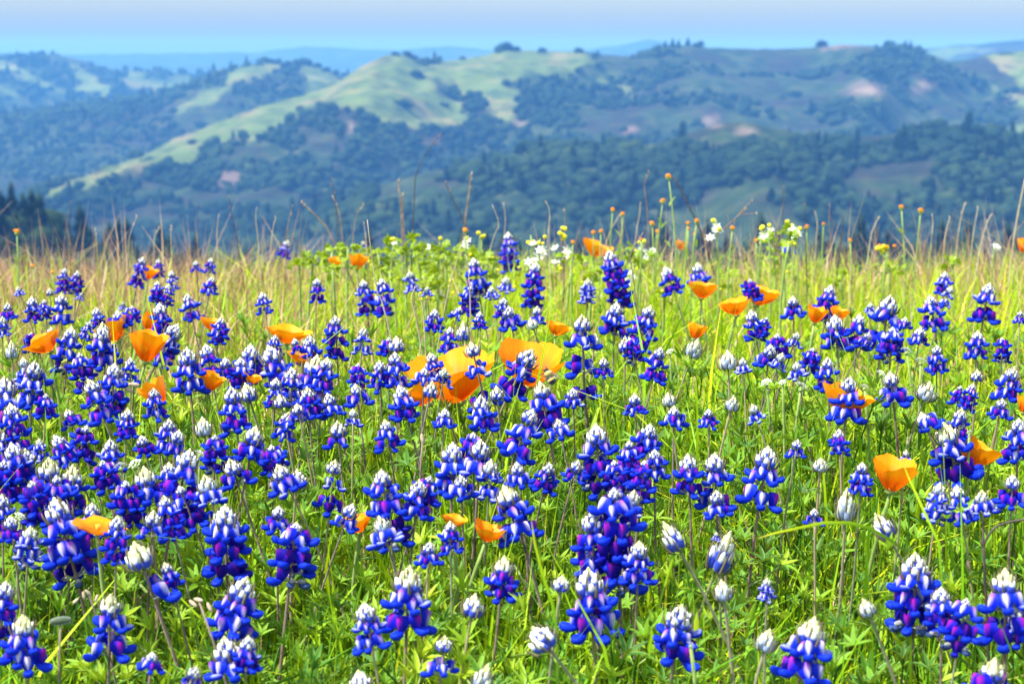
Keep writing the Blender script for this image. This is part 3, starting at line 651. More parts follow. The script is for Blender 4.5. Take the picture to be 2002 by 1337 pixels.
MARKS = POPPY_MARKS + [(1760,1180,'the paired lower-corner lupines'), (1190,1010,'the densest violet lupine'), (795,1170,'the lupine with spread wings'), (110,1100,'the three-tiered green-stemmed lupine'), (440,1270,'the twin white-tipped lupines'), (1140,700,'the tall airy lupine'), (430,960,'the tan curling stem') , (40,800,'the dense lupine bank'), (1500,930,'the two-decked solitary lupine')]
MARKS = [m_ for m_ in MARKS if 'tan curling' not in m_[2]]

# ================================================================== LUPINES
# shapes in units of one whorl width
def keel_geo(white=0.0, big=1.0, shrivel=0):
    """the pair of inflated wing petals round the keel: a bean, blunt outside, drawn in towards the calyx, creased along its top"""
    r0 = random.Random(3); V, F, A = ellipsoid((0, 0, 0), (.145 * big, .082 * big, .075 * big), 12, 8, None, .85, .3)
    V2 = []; A2 = []
    for (x, y, z), a in zip(V, A):
        crease = math.exp(-(y / .03) ** 2) * max(0, z) * .55
        z2 = z * (1.0 if z < 0 else .85) - crease + .9 * x * x - .012
        y2 = y * (1 + .25 * max(0, -z) / .09)
        if shrivel: z2 += r0.uniform(-.02, .02); y2 += r0.uniform(-.03, .03)
        V2.append((x, y2, z2)); A2.append((0, white * min(1, max(0, (z2 + .005) / .05)) * (1 if x > -.06 else .3), a[2]))
    g = Geo(); g.add(V2, F, A2); return g
def banner_geo(w_=.135, h_=.25):
    """upright banner: two lobes folded back from a middle groove that carries the pale patch"""
    V = []; A = []; nu, nv = 9, 7
    for j in range(nv):
        v = j / (nv - 1)
        for i in range(nu):
            u = -1 + 2 * i / (nu - 1); ww = w_ * (.22 + .78 * math.sin(math.pi * min(1, v * .62 + .1)) ** 1.1) * (1 if v < .8 else 1 - (v - .8) * 2.2)
            notch = .10 * math.exp(-(u / .25) ** 2) * v
            x = .07 + .07 * v - .06 * v * v - .13 * (abs(u) ** 1.4) * (.5 + v * .5) + .03 * math.exp(-(u / .3) ** 2); z = h_ * (v - notch) * (1 - .06 * u * u) - .02
            V.append((x, u * ww, z)); patch = math.exp(-(u / (.16 + .26 * v)) ** 4) * (1 if v > .05 else .2); A.append((0, patch, v))
    g = Geo(); g.add(V, grid_faces(nu, nv), A); return g
def calyx_geo():
    g = Geo(); g.add(*tube([(-.12, 0, -.04), (-.03, 0, -.02), (.05, 0, .0), (.11, 0, .01)], [.012, .014, .045, .03], 6)); return g
BAN, CAL = banner_geo(), calyx_geo()
KEEL_M = {'y': keel_geo(.5, .95).mesh('keel', ['blue']), 'm': keel_geo(.0).mesh('keel', ['blue']), 'o': keel_geo(0, .92).mesh('keel', ['blue_dark'])}
BAN_M = {}
for k, mk in (('y', 'banner_white'), ('x', 'banner_mixed'), ('m', 'banner_magenta'), ('o', 'banner_violet')): BAN_M[k] = BAN.mesh('banner', [mk])
CAL_M = CAL.mesh('flower', ['calyx'])
KT = Matrix.Translation((.165, 0, -.035)); BT = Matrix.Translation((.05, 0, 0))
WHOLE = {}
for a_, b_, mk in (('y', 'y', ['calyx', 'blue', 'banner_white']), ('m', 'x', ['calyx', 'blue', 'banner_mixed']), ('m', 'm', ['calyx', 'blue', 'banner_magenta']), ('m', 'y', ['calyx', 'blue', 'banner_white']), ('o', 'o', ['calyx', 'blue_dark', 'banner_violet']), ('m', 'o', ['calyx', 'blue', 'banner_violet'])):
    g = Geo(); g.put(CAL, Matrix.Identity(4)); n0 = len(g.F)
    g.put(keel_geo(.5 if a_ == 'y' else 0), KT); n1 = len(g.F); g.put(BAN, BT); n2 = len(g.F)
    g.M = [0] * n0 + [1] * (n1 - n0) + [2] * (n2 - n1); WHOLE[(a_, b_)] = g.mesh('flower', mk)
g = Geo(); g.put(CAL, Matrix.Identity(4)); n0 = len(g.F); g.put(keel_geo(0, .7, 1), Matrix.Translation((.1, 0, -.04))); g.M = [0] * n0 + [1] * (len(g.F) - n0); WITHER = g.mesh('flower', ['calyx', 'withered'])
def bud_geo():
    V, F, A = ellipsoid((0, 0, 0), (.13, .078, .068), 8, 6, Matrix.Rotation(-math.pi / 2, 3, 'Y'), .9, -.42)
    g = Geo(); g.add([(x, y, z + .1) for x, y, z in V], F, A); return g
BUDG = bud_geo(); BUD_M = {k: BUDG.mesh('bud', [k]) for k in ('bud', 'bud_cream', 'bud_pale')}
def bud_layout(seed, tall=1.0):
    """[(matrix, level 0..1)] for the unopened buds of a spike tip, base of the tip at the origin"""
    r0 = random.Random(seed); L = []
    for lv, (n_, rr, z, lean, s) in enumerate([(5, .12, .0, .40, 1.15), (5, .098, .105, .16, 1.0), (4, .06, .205, .0, .84), (1, .0, .28, 0, .8)]):
        for k in range(n_):
            an = 6.283 * (k + .5 * (lv % 2)) / n_ + r0.uniform(-.1, .1)
            L.append((Matrix.Rotation(an, 4, 'Z') @ Matrix.Translation((rr, 0, z * tall)) @ Matrix.Rotation(lean + r0.uniform(-.06, .06), 4, 'Y') @ Matrix.Scale(s, 4), lv))
    return L
def bract_geo(seed):
    r0 = random.Random(seed); g = Geo()
    g.add(*tube([(0, 0, -.08), (0, 0, .15), (0, 0, .45)], [.03, .035, .02], 6))
    for Mx, lv in bud_layout(seed):
        t = Matrix.Translation((.05, .06, -.04)); g.put(_spike, Mx @ t @ Matrix.Scale(1.3, 4))
    return g
_spike = Geo(); _spike.add(*tube([(0, 0, 0), (.035, 0, .07), (.03, 0, .17), (.01, 0, .23)], [.008, .02, .012, .002], 4))
TIPS = {}; BRACT_M = []
for sd in range(3):
    bg_ = bract_geo(sd); BRACT_M.append(bg_.mesh('bud_tip', ['bract']))
    for var in ('blue', 'cream', 'pale'):
        g = Geo(); g.put(bg_, Matrix.Identity(4)); g.M = [0] * len(g.F)
        for Mx, lv in bud_layout(sd):
            n0 = len(g.F); g.put(BUDG, Mx); k = {'blue': [1, 1, 1, 2], 'cream': [1, 1, 2, 2], 'pale': [3, 3, 2, 2]}[var][lv]; g.M = g.M[:n0] + [k] * (len(g.F) - n0)
        TIPS[(sd, var)] = g.mesh('bud_tip', ['bract', 'bud', 'bud_cream', 'bud_pale'])
LEAFLETS = []
for k in range(3):
    g = Geo(); V, F, A = leaflet_geo(1, .25, [.1, .2, -.05][k], .6, 5); g.add(V, F, [(.35 + .2 * k, a[1], a[2]) for a in A]); LEAFLETS.append(g.mesh('leaflet', ['leaf']))
LEAF_M = []
for k in range(5):
    g = Geo(); g.put(palmate(100 + k, 7, 5, False), Matrix.Identity(4), .25 + .12 * k); LEAF_M.append(g.mesh('leaf', ['leaf']))
def set_mx(o, Mx): o.matrix_basis = Mx

lupine_n = 0
def lupine(px, py, hpx, wpx, typ='f', tilt=None, d=None, look=None, label=None):
    """px,py: tip of the spike; hpx,wpx: height and width of the flowering part. typ f full, p dark violet without white tip, b buds only, s sparse, w pale"""
    global lupine_n; lupine_n += 1
    d = d or depth_of(py + max(hpx * .15, .55 * (hpx - .8 * wpx))) * random.uniform(.98, 1.02)
    W = wpx * 1.06 * d / F_PX; near = wpx >= 84 and typ != 'b'; mid = wpx >= 52
    Hs = hpx * d / F_PX
    if typ == 'b': W = W / .54
    top = at(px, py, d); gz = float(ground_z(top.x, top.y)); tl = random.gauss(0, .15) if tilt is None else tilt
    minh = Hs + .03
    if top.z - gz < minh: gz = top.z - minh
    tlen = top.z - gz
    base = Vector((top.x - math.tan(tl) * tlen * .8, top.y + random.uniform(-.012, .02), float(ground_z(top.x, top.y))))
    if base.z > gz: base.z = gz
    root = empty('lupine', base); tag(root, '', 'lupine', 'blue lupines in bloom' if typ != 'b' else 'lupines still in bud')
    T = top - base; az = random.uniform(0, 6.28)
    bowd = Vector((random.uniform(-1, 1), random.uniform(-.6, .6), 0)) * tlen * .06
    def axis(v):   # v 0 base .. 1 tip
        p_ = Vector((T.x * v ** 1.3, T.y * v, T.z * v)); return p_ + bowd * math.sin(math.pi * min(1, v)) * (1 - .4 * v)
    nseg = 9; pts = [axis(k / nseg * .97) for k in range(nseg + 1)]
    r0_ = max(.0009, W * .036) if typ != 'b' else .0012
    sg_ = Geo(); sg_.add(*tube(pts, [r0_ * (1.15 - .5 * k / nseg) for k in range(nseg + 1)], 6))
    mesh_obj('stem', sg_.mesh('stem', [random.choice(('stem_dark', 'stem_dark', 'stem_green', 'stem_grey'))] if typ != 'b' else [random.choice(('stem_grey', 'stem_green'))]), root)
    sd = random.randrange(3)
    tipz = .50 * W; whorls = []
    ax_dir = (axis(1) - axis(.9)).normalized(); rot0 = Vector((0, 0, 1)).rotation_difference(ax_dir).to_matrix().to_4x4()
    hv = lambda z: max(0.02, 1 - z / T.z)
    if typ != 'b':
        pitch = .35 if typ != 's' else .62
        nW = max(1, int(round((Hs / W - (.42 if typ != 'p' else .2)) / pitch)))
        nW = min(nW, 6)
        tip_s = random.uniform(.74, 1.0) if typ != 'p' else .45
        if Hs / W < .75: tip_s = .75
        zt = .40 * W * tip_s
        pit = (Hs - zt) / nW if nW else 0
        for k in range(nW):
            whorls.append((zt + pit * (k + .55), min(1.0, .88 + .12 * k) if nW > 1 else 1.0, k))
    else: tip_s = 1.0; nW = 0; zt = Hs; 
    var = {'b': random.choice(('cream', 'pale', 'pale')), 'f': random.choice(('blue', 'blue', 'cream')), 'p': 'blue', 's': 'cream', 'w': 'pale'}[typ]
    if typ == 'b' and wpx > 42: var = random.choice(('blue', 'cream'))
    tipbase = axis(hv(zt if typ != 'b' else Hs * .92)); ts = W * tip_s * (1.0 if typ != 'b' else 1.0); tall = max(.8, min(1.7, (Hs / W) / .52)) if typ == 'b' else 1.0
    Mt = Matrix.Translation(tipbase) @ rot0 @ Matrix.Rotation(az, 4, 'Z') @ Matrix.Diagonal((ts, ts, ts * tall, 1))
    if near:
        bt = mesh_obj('bud_tip', BRACT_M[sd], root); set_mx(bt, Mt)
        kk = {'blue': ('bud', 'bud', 'bud', 'bud_cream', 'bud_cream'), 'cream': ('bud', 'bud_cream', 'bud_cream', 'bud_cream', 'bud_cream'), 'pale': ('bud_pale', 'bud_pale', 'bud_cream', 'bud_cream', 'bud_cream')}[var]
        for Mx, lv in bud_layout(sd): set_mx(mesh_obj('bud', BUD_M[kk[lv]], bt), Mx)
    else: set_mx(mesh_obj('bud_tip', TIPS[(sd, var)], root), Mt)
    for zz, ws, k in whorls:
        c = axis(hv(zz)); nf = random.choice((6, 6, 7)) if typ != 's' else random.choice((3, 4)); off = random.uniform(0, 6.28)
        age = k + (1 if typ == 'p' else 0) + random.choice((0, 0, 1))
        if nW == 1 and typ == 'f': age = random.choice((0, 1, 1))
        for q in range(nf):
            if random.random() < .09: continue
            an = off + 6.283 * q / nf + random.uniform(-.12, .12)
            if typ == 'w': a_, b_ = 'y', 'y'
            elif age <= 0: a_, b_ = random.choice((('m', 'y'), ('m', 'y'), ('y', 'y'), ('m', 'x'), ('m', 'x')))
            elif age == 1: a_, b_ = random.choice((('m', 'x'), ('m', 'm'), ('m', 'y')))
            elif age == 2: a_, b_ = random.choice((('m', 'm'), ('m', 'o'), ('m', 'm')))
            else: a_, b_ = random.choice((('m', 'o'), ('o', 'o'), ('m', 'o')))
            pitchdn = random.uniform(-.18, .12) - (.25 if k == 0 and nW > 1 else 0) 
            Mx = Matrix.Translation(c) @ rot0 @ Matrix.Rotation(an, 4, 'Z') @ Matrix.Translation((.17 * W * ws, 0, random.uniform(-.07, .07) * W)) @ Matrix.Rotation(pitchdn + random.uniform(-.2, .2), 4, 'Y') @ Matrix.Rotation(random.uniform(-.3, .3), 4, 'Z') @ Matrix.Rotation(random.uniform(-.2, .2), 4, 'X') @ Matrix.Scale(W * ws * random.uniform(.96, 1.24), 4)
            if k >= 2 and random.random() < .3 and k == nW - 1: set_mx(mesh_obj('flower', WITHER, root), Mx); continue
            if near:
                f_ = mesh_obj('flower', CAL_M, root); set_mx(f_, Mx)
                set_mx(mesh_obj('keel', KEEL_M[a_], f_), KT); set_mx(mesh_obj('banner', BAN_M[b_], f_), BT)
            else: set_mx(mesh_obj('flower', WHOLE[(a_, b_)], root), Mx)
    # own leaves
    for q in range(4 if near else 3 if mid else 2):
        v = random.uniform(.15, .5) if typ != 'b' else random.uniform(.3, .8)
        c = axis(v); an = random.uniform(0, 6.28); pl = random.uniform(.025, .045); ls = random.uniform(.013, .018)
        hub = c + Vector((math.cos(an) * pl * .8, math.sin(an) * pl * .8, pl * .6)); face = Vector((math.cos(an) * .5, math.sin(an) * .5, 1)).normalized()
        if hub.z + base.z > top.z - Hs * .8: hub.z -= .02
        Rm = Vector((0, 0, 1)).rotation_difference(face).to_matrix().to_4x4()
        Ml = Matrix.Translation(hub) @ Rm @ Matrix.Rotation(random.uniform(0, 6), 4, 'Z') @ Matrix.Scale(ls, 4)
        lc = Ml.inverted() @ c
        if near:
            pg_ = Geo(); pg_.add(*tube([lc, lc * .5 + Vector((0, 0, -.25)), (0, 0, 0)], [.06, .05, .05], 5)); lo = mesh_obj('leaf', pg_.mesh('leaf', ['green_stalk']), root); set_mx(lo, Ml)
            lift = random.uniform(.1, .6)
            for j in range(7): set_mx(mesh_obj('leaflet', LEAFLETS[random.randrange(3)], lo), Matrix.Rotation(6.283 * (j + random.uniform(-.12, .12)) / 7, 4, 'Z') @ Matrix.Rotation(-lift + random.uniform(-.15, .15), 4, 'Y') @ Matrix.Scale(random.uniform(.85, 1.1), 4))
        else: set_mx(mesh_obj('leaf', LEAF_M[random.randrange(5)], root), Ml)
    if look is None:
        if typ == 'b':
            look = random.choice(('lupine bud spike',)) ; look = ('pale unopened lupine spike' if var != 'blue' else 'white and blue lupine bud spike')
        else:
            look = {1: 'one-tiered', 2: 'two-tiered', 3: 'three-tiered', 4: 'four-tiered', 5: 'five-tiered', 6: 'six-tiered'}[max(1, len(whorls))] + {'f': ' blue lupine with white tip', 'p': ' dark violet lupine', 's': ' sparse blue lupine', 'w': ' pale blue lupine'}[typ]
    if label: root['label'] = label
    else: PENDING.append((root, px, py + hpx / 2, look, MARKS, 'lupine'))
    return root

LUP = """563,470,36,28 280,503,60,35 310,507,38,25 383,510,25,25 413,505,30,28 416,541,35,34 127,525,50,30 151,530,48,32 160,572,16,18,w
335,530,40,30 308,550,45,32 330,556,48,30 62,581,52,42 86,586,40,28 120,575,62,48 15,593,40,40 34,560,20,24,w 187,602,40,36 176,628,36,30 200,628,28,25,b 97,562,16,14,b
365,575,55,48 312,594,105,55 230,608,28,52,p 258,598,32,40,p 512,572,44,36 620,545,50,38 710,472,18,16,w 240,590,18,18,w
433,620,58,42 140,640,95,60 198,640,82,70 172,742,92,68 224,712,110,66 350,632,82,66 365,682,92,74 402,674,68,58 22,664,38,26,b 68,708,100,82
655,618,90,55 538,655,38,36 575,662,30,30 490,675,72,70 525,677,85,80 605,657,60,55 620,697,105,88 600,758,62,60 452,758,92,72 478,745,42,36,b 395,812,42,36,b 545,768,30,28,b
500,835,72,75 565,806,55,52 660,825,60,64 8,740,110,90 28,835,60,60 76,858,45,42,w 170,832,70,72,p 350,842,55,56 276,852,42,56,p 20,790,70,60
710,548,72,44 745,545,75,46 800,530,42,38,w 925,505,85,50 920,560,60,44,p 993,455,80,42 1048,514,92,46 990,541,32,36,w 1190,490,120,54 1300,522,55,48 985,583,42,38 994,600,52,56
850,605,45,44 938,610,36,32 906,626,42,27,b 880,640,70,46 712,640,55,42,w 1205,593,70,66 1272,598,92,62 1292,680,72,56 1138,618,185,82,s 1035,620,24,24,b 1165,650,32,24,b 1222,655,36,26,b
840,690,60,48 775,655,34,32,b 772,690,80,64 742,706,60,50 920,670,150,72,s 1042,682,105,80 1055,748,100,86 1042,800,110,82 780,755,72,70 753,822,62,60 695,752,45,62 940,775,70,66 970,752,32,28,b 846,742,36,30,b
1165,832,140,92 1272,830,72,70 1305,765,30,28,b 1318,795,46,60 925,846,70,70,p 1230,862,150,72,p
1364,515,45,46 1465,545,40,46,p 1549,470,28,34 1848,532,45,40 1860,560,40,30,w 1625,558,74,52 1550,580,50,50 1468,607,60,48 1818,578,68,60 1741,580,112,84 1935,555,80,62 1702,592,22,26,w
1632,618,72,66 1681,615,72,58 1618,700,66,56 1520,652,50,56,p 1507,675,50,58 1367,658,42,34,b 1422,682,42,40,b 1452,700,36,38,w 1556,708,36,44,w 1912,648,55,50 1832,676,58,46 1740,728,75,76 1662,738,98,78
1820,742,42,42,b 1436,770,34,28,b 1878,754,42,44,p 1903,750,55,40 1911,720,26,24,b 1983,718,70,60 1800,806,36,70 1845,828,118,105 1992,820,92,76 1995,608,30,30 1772,880,30,30,w
95,898,82,92 142,912,95,86 50,880,80,84 22,868,80,74 106,976,178,112 262,1062,150,116,s 322,1100,60,56 216,1165,140,104 45,1205,112,110 12,1138,120,76 4,968,80,60 372,880,150,92 282,915,84,84 440,990,150,104
580,1022,125,104,p 482,1130,120,108 438,1248,92,104 486,1245,70,66 385,1302,60,66 448,898,62,76 541,908,64,76 582,915,42,44,b 655,900,120,72,s 298,1275,45,62,p 8,900,90,80,p 200,900,60,70,p 350,950,90,80,p
745,920,160,88 885,868,100,92 940,862,85,88 880,1020,66,54 985,950,112,96 800,1110,142,110 986,1090,90,84 930,1156,52,46,b 712,1180,105,80 700,1306,56,50,b 870,1245,100,80,s 957,1292,60,42,b 1030,1213,60,62,b
1200,955,225,112,p 1158,1000,130,96 1150,1115,130,122 1100,1122,36,36,b 1400,960,60,60 1560,860,46,46 1075,905,60,56 1240,770,50,50 1385,800,44,44 690,985,60,60 545,990,56,60 1120,760,44,46 1470,790,40,40,w 840,1060,52,56 1640,840,50,48 1050,600,40,40 45,700,48,48,w 130,800,38,53 215,860,65,64 15,740,44,53,p 105,850,61,59 250,800,62,52 300,760,63,53 60,1030,89,64,w 180,985,77,62 230,1010,96,62 320,970,91,62 400,930,58,72,w 330,820,69,57 420,850,75,60,p 440,700,39,43 540,740,61,45 580,790,47,54 640,770,54,54 530,870,54,64,p 60,650,44,38,p 255,700,50,40 700,710,58,44,p 830,720,33,50 760,660,37,45,p 870,800,39,49 900,600,26,34,p 960,560,28,32,w 870,720,39,46,w 820,940,78,70 900,930,48,72 1010,905,53,62 960,900,80,59,w 1090,820,42,58 1130,900,51,55 1200,900,73,59,p 1240,960,55,59,w 1280,880,63,59 1250,1060,91,72 1180,700,43,44 1230,660,52,43,p 1560,650,35,38,w 1590,680,54,45,p 1700,650,30,40 1770,620,27,38 1800,640,37,45 1960,660,52,41,p 1880,800,60,51 1960,780,45,50 1920,960,53,72,w 1890,1170,116,87,p 1500,620,45,35,p 740,1010,64,76,w 1332,1185,122,116 842,930,60,70,p 1345,890,86,80 1397,888,112,84 1502,876,128,96 1605,893,30,32,b 1686,905,70,56 1592,995,42,46
1656,950,72,42,b 1705,993,62,42,b 1838,945,82,56,w 1870,950,80,60 1980,930,72,72 1432,1030,92,54,b 1410,1130,46,38,b 1500,1130,50,38,w 1506,1225,50,42,b 1685,1165,42,34,b 1592,1210,135,122 1790,1085,160,116 1840,1150,110,76
1965,1115,165,125 1945,1290,70,120 1290,1008,72,42,b 1988,1180,90,80 1400,1040,20,20,w 20,1010,60,60 330,905,60,56 690,800,40,40,w 1260,900,90,60,p 110,930,90,80,p 0,840,80,70 60,940,90,76,p 245,940,90,76,p
300,1000,60,66 155,690,80,56,p 640,700,70,60 570,720,70,62 90,770,50,50,p 1745,640,70,60,p 1150,545,50,36,w 470,700,60,56 5,620,40,36,w 100,640,30,30,w 835,560,24,26,w 1530,690,36,40,w""".split()
for t in LUP:
    q = t.split(','); ty = q[4] if len(q) > 4 else 'f'
    sp = {(262, 1062): -.35, (1290, 1008): -.45, (1030, 1213): -.6, (1705, 993): -.5, (1656, 950): .1, (1845, 828): -.2, (105, 975): 0}.get((int(q[0]), int(q[1])))
    lupine(float(q[0]), float(q[1]), float(q[2]), float(q[3]), ty, sp)

# ================================================================== FIDDLENECKS, WHITE STARS, TUFTS
fg = Geo()
for k in range(9):
    an = k * 2.4; rr = .28 * math.sqrt(k / 9)
    fg.add(*ellipsoid((rr * math.cos(an), rr * math.sin(an), .18 - .25 * (k / 9)), (.17, .14, .13), 6, 3))
FLORETS = fg.mesh('flower_head', ['orange_floret'])
cg = Geo(); cg.add(*tube([(0, 0, -.45), (0, 0, -.3), (0, 0, -.05)], [.06, .26, .3], 8)); CALY = cg.mesh('calyx', ['green_stalk'])
lg = Geo(); V, F, A = leaflet_geo(1, .2, .3, .3, 5); lg.add(V, F, [(.5, a[1], a[2]) for a in A]); NARROW = lg.mesh('leaf', ['coarse'])
def fiddleneck(px, py, s, lean=0, d=None):
    d = d or random.uniform(2.6, 3.3); top = at(px, py, d); base = Vector((top.x - lean, top.y, float(ground_z(top.x, top.y)))); T = top - base
    root = empty('fiddleneck', base); tag(root, '', 'wildflower', 'small orange fiddlenecks on the crest')
    mesh_obj('stem', stem_mesh('stem', (0, 0, -.01), T, .0016, .001, 'green_stalk', .04), root)
    sc = s * d / F_PX
    mesh_obj('flower_head', FLORETS, root, T, (random.uniform(-.5, .5), random.uniform(-.5, .5), random.uniform(0, 6)), sc * 1.2); mesh_obj('calyx', CALY, root, T, None, sc * 1.1)
    for k in range(5): v = random.uniform(.15, .85); mesh_obj('leaf', NARROW, root, T * v, (0, -random.uniform(.6, 1.2), random.uniform(0, 6.28)), random.uniform(.014, .026) * (1.2 - v * .5))
    PENDING.append((root, px, py, 'orange fiddleneck on green stem', CM, 'fiddleneck'))
CM = [(1160,485,'the wavy crest poppy'), (1307,345,'the tallest orange fiddleneck'), (1549,485,'the lone crest lupine'), (993,490,'the crest lupine beside white stars'), (35,453,'the dark conifer slope'), (1735,488,'the yellow flower cluster'), (563,485,'the lavender crest lupine'), (1998,470,'the crest-edge poppy'), (750,490,'the leafy green mound')]
for a in [(1307,345,15,-.01),(1296,393,13,.01),(1198,410,12,0),(1217,418,11,.02),(1275,437,13,0),(1285,452,10,0),(1345,436,10,0),(1362,432,13,0),(1346,447,8,0),(1432,446,13,0),(1577,444,12,0),(1762,405,13,-.01),(1800,412,14,.01),(1610,438,9,0),(1662,470,10,0),(910,450,13,0),(33,453,15,0),(64,520,10,0),(1160,454,11,0),(1175,452,11,0),(1120,473,10,0),(1478,470,9,0),(1488,474,8,0),(1358,458,8,0),(1254,468,8,0),(103,532,9,0),(1552,458,7,0)]: fiddleneck(*a)
yb = Geo(); yb.add(*ellipsoid((0, 0, 0), (.5, .42, .42), 8, 5)); YB = yb.mesh('bud', ['yellow_bud'])
st = Geo()
for k in range(6):
    V, F, A = leaflet_geo(1, .42, .15, .2, 3); gg = Geo(); gg.add(V, F, A); st.put(gg, Matrix.Rotation(6.283 * k / 6, 4, 'Z') @ Matrix.Rotation(-.35, 4, 'Y'))
n0 = len(st.F); st.add(*ellipsoid((0, 0, .1), (.22, .22, .16), 6, 3)); st.M = [0] * n0 + [1] * (len(st.F) - n0); STAR = st.mesh('flower', ['white_petal', 'yellow_bud'])
def star_stalk(px, py, hpx, wpx, ny, nw, d=None):
    d = d or random.uniform(2.7, 3.2); top = at(px, py, d); base = Vector((top.x, top.y, float(ground_z(top.x, top.y)))); T = top - base
    root = empty('white_star_flower', base); tag(root, '', 'wildflower', 'white and yellow flower stalks on the crest'); k_ = d / F_PX
    mesh_obj('stem', stem_mesh('stem', (0, 0, -.01), T * .98, .0018, .001, 'twig' if px in (1095,) else 'green_stalk', .04), root)
    for i in range(ny):
        mesh_obj('bud', YB, root, T + Vector((random.uniform(-.5, .5) * wpx * .6, random.uniform(-.3, .3) * wpx, -random.uniform(0, .45) * hpx)) * k_, (0, 0, random.uniform(0, 6)), random.uniform(7, 11) * k_)
    for i in range(int(nw * .75 + .5)):
        mesh_obj('flower', STAR, root, T + Vector((random.uniform(-.5, .5) * wpx, random.uniform(-.4, .1) * wpx, -random.uniform(.3, 1) * hpx)) * k_, (random.uniform(.3, 1.4), random.uniform(-.5, .5), random.uniform(-.4, .4)), random.uniform(8, 11.5) * k_)
    for k in range(4): v = random.uniform(.1, .5); mesh_obj('leaf', NARROW, root, T * v, (0, -random.uniform(.6, 1.2), random.uniform(0, 6.28)), random.uniform(.02, .035))
    PENDING.append((root, px, py, 'white star flower stalk with yellow buds', CM, 'star'))
for a in [(942,455,26,22,5,0),(1038,456,60,36,6,7),(1056,462,40,34,3,5),(1095,445,70,34,7,7),(1400,424,56,30,3,8),(1490,440,26,30,5,2),(1502,440,24,22,1,3),(1545,432,34,30,6,1),(1556,438,30,26,1,4),(1258,468,40,36,4,5),(1232,510,50,26,0,5),(915,458,30,20,1,3),(770,466,12,16,2,1),(832,478,12,12,0,2),(860,466,12,12,2,0),(1945,470,20,14,0,3),(865,560,30,26,0,4)]: star_stalk(*a)
tf = Geo()
for k in range(22):
    an = k * 2.4; rr = .5 * math.sqrt(k / 22); zz = .3 * (1 - (rr / .5) ** 2)
    for q in range(5):
        gg = Geo(); gg.add(*ellipsoid((.055, 0, 0), (.05, .04, .015), 5, 2)); tf.put(gg, Matrix.Translation((rr * math.cos(an), rr * math.sin(an), zz)) @ Matrix.Rotation(.4 * rr, 4, 'X') @ Matrix.Rotation(6.283 * q / 5, 4, 'Z'))
TUFT = tf.mesh('flower_head', ['white_petal'])
def tuft(px, py, w_, d=None):
    d = d or depth_of(py - 20); c = at(px, py, d); base = Vector((c.x, c.y, float(ground_z(c.x, c.y)))); T = c - base; sc = w_ * d / F_PX
    root = empty('white_tuft_flower', base); tag(root, '', 'wildflower', 'small white flower tufts'); mesh_obj('stem', stem_mesh('stem', (0, 0, -.005), T, .0012, .001, 'green_stalk', .05), root)
    mesh_obj('flower_head', TUFT, root, T, (.5, random.uniform(-.3, .3), random.uniform(0, 6)), sc); mesh_obj('calyx', CALY, root, T + Vector((0, 0, -.1 * sc)), None, sc * .7)
    for k in range(2): mesh_obj('leaf', NARROW, root, T * random.uniform(.3, .8), (0, -.8, random.uniform(0, 6.28)), .014)
    PENDING.append((root, px, py, 'small white flower tuft', MARKS, 'tuft'))
for a in [(414,887,28),(390,887,22),(264,908,30),(236,912,26),(1310,688,16),(1772,686,22),(1800,706,22),(1722,730,18),(1498,748,22),(1566,756,28),(1690,757,18),(1880,835,16),(38,1010,24),(1530,748,16),(1240,515,18),(1895,846,14),(1350,1260,18)]: tuft(*a)
# yellow cluster on the crest
d_ = 2.9; c_ = at(1735, 486, d_); b_ = Vector((c_.x, c_.y, float(ground_z(c_.x, c_.y)))); root = empty('yellow_cluster_flower', b_); tag(root, 'bright yellow flower cluster low on the crest among dry stems', 'wildflower')
mesh_obj('stem', stem_mesh('stem', (0, 0, -.01), c_ - b_, .002, .0014, 'green_stalk', .04), root)
for k in range(9): mesh_obj('flower_head', FLORETS if k % 3 == 0 else YB, root, c_ - b_ + Vector((random.uniform(-.5, .5) * 42, random.uniform(-8, 8), random.uniform(-8, 6))) * d_ / F_PX, (0, 0, random.uniform(0, 6)), 12 * d_ / F_PX)

# ================================================================== LEAFY CREST PLANTS
def lobed(seed):
    r0 = random.Random(seed); V = [(0, 0, 0)]; A = [(.5, 0, 0)]; n_ = 18
    for k in range(n_ + 1):
        t = k / n_; an = (t - .5) * 3.6; rr = (.55 + .2 * math.cos(an)) * (1 + .28 * math.sin(k * 2.1 + seed)) * (1.2 if k % 3 == 1 else .9)
        V.append((.35 + rr * math.cos(an) * .8, rr * math.sin(an) * .8, .12 * math.sin(k * 1.3 + seed) - .15 * abs(math.sin(an)))); A.append((r0.uniform(.25, .9), .5, 1))
    V[0] = (.1, 0, 0); mid = len(V); V.append((.45, 0, .1)); A.append((.5, .5, 0))
    F = [(mid, 1 + k, 2 + k) for k in range(n_)] + [(0, 1, mid), (n_ + 1, 0, mid)]
    g = Geo(); g.add(V, F, A); return g.mesh('leaf', ['coarse'])
LOBED = [lobed(k) for k in range(5)]
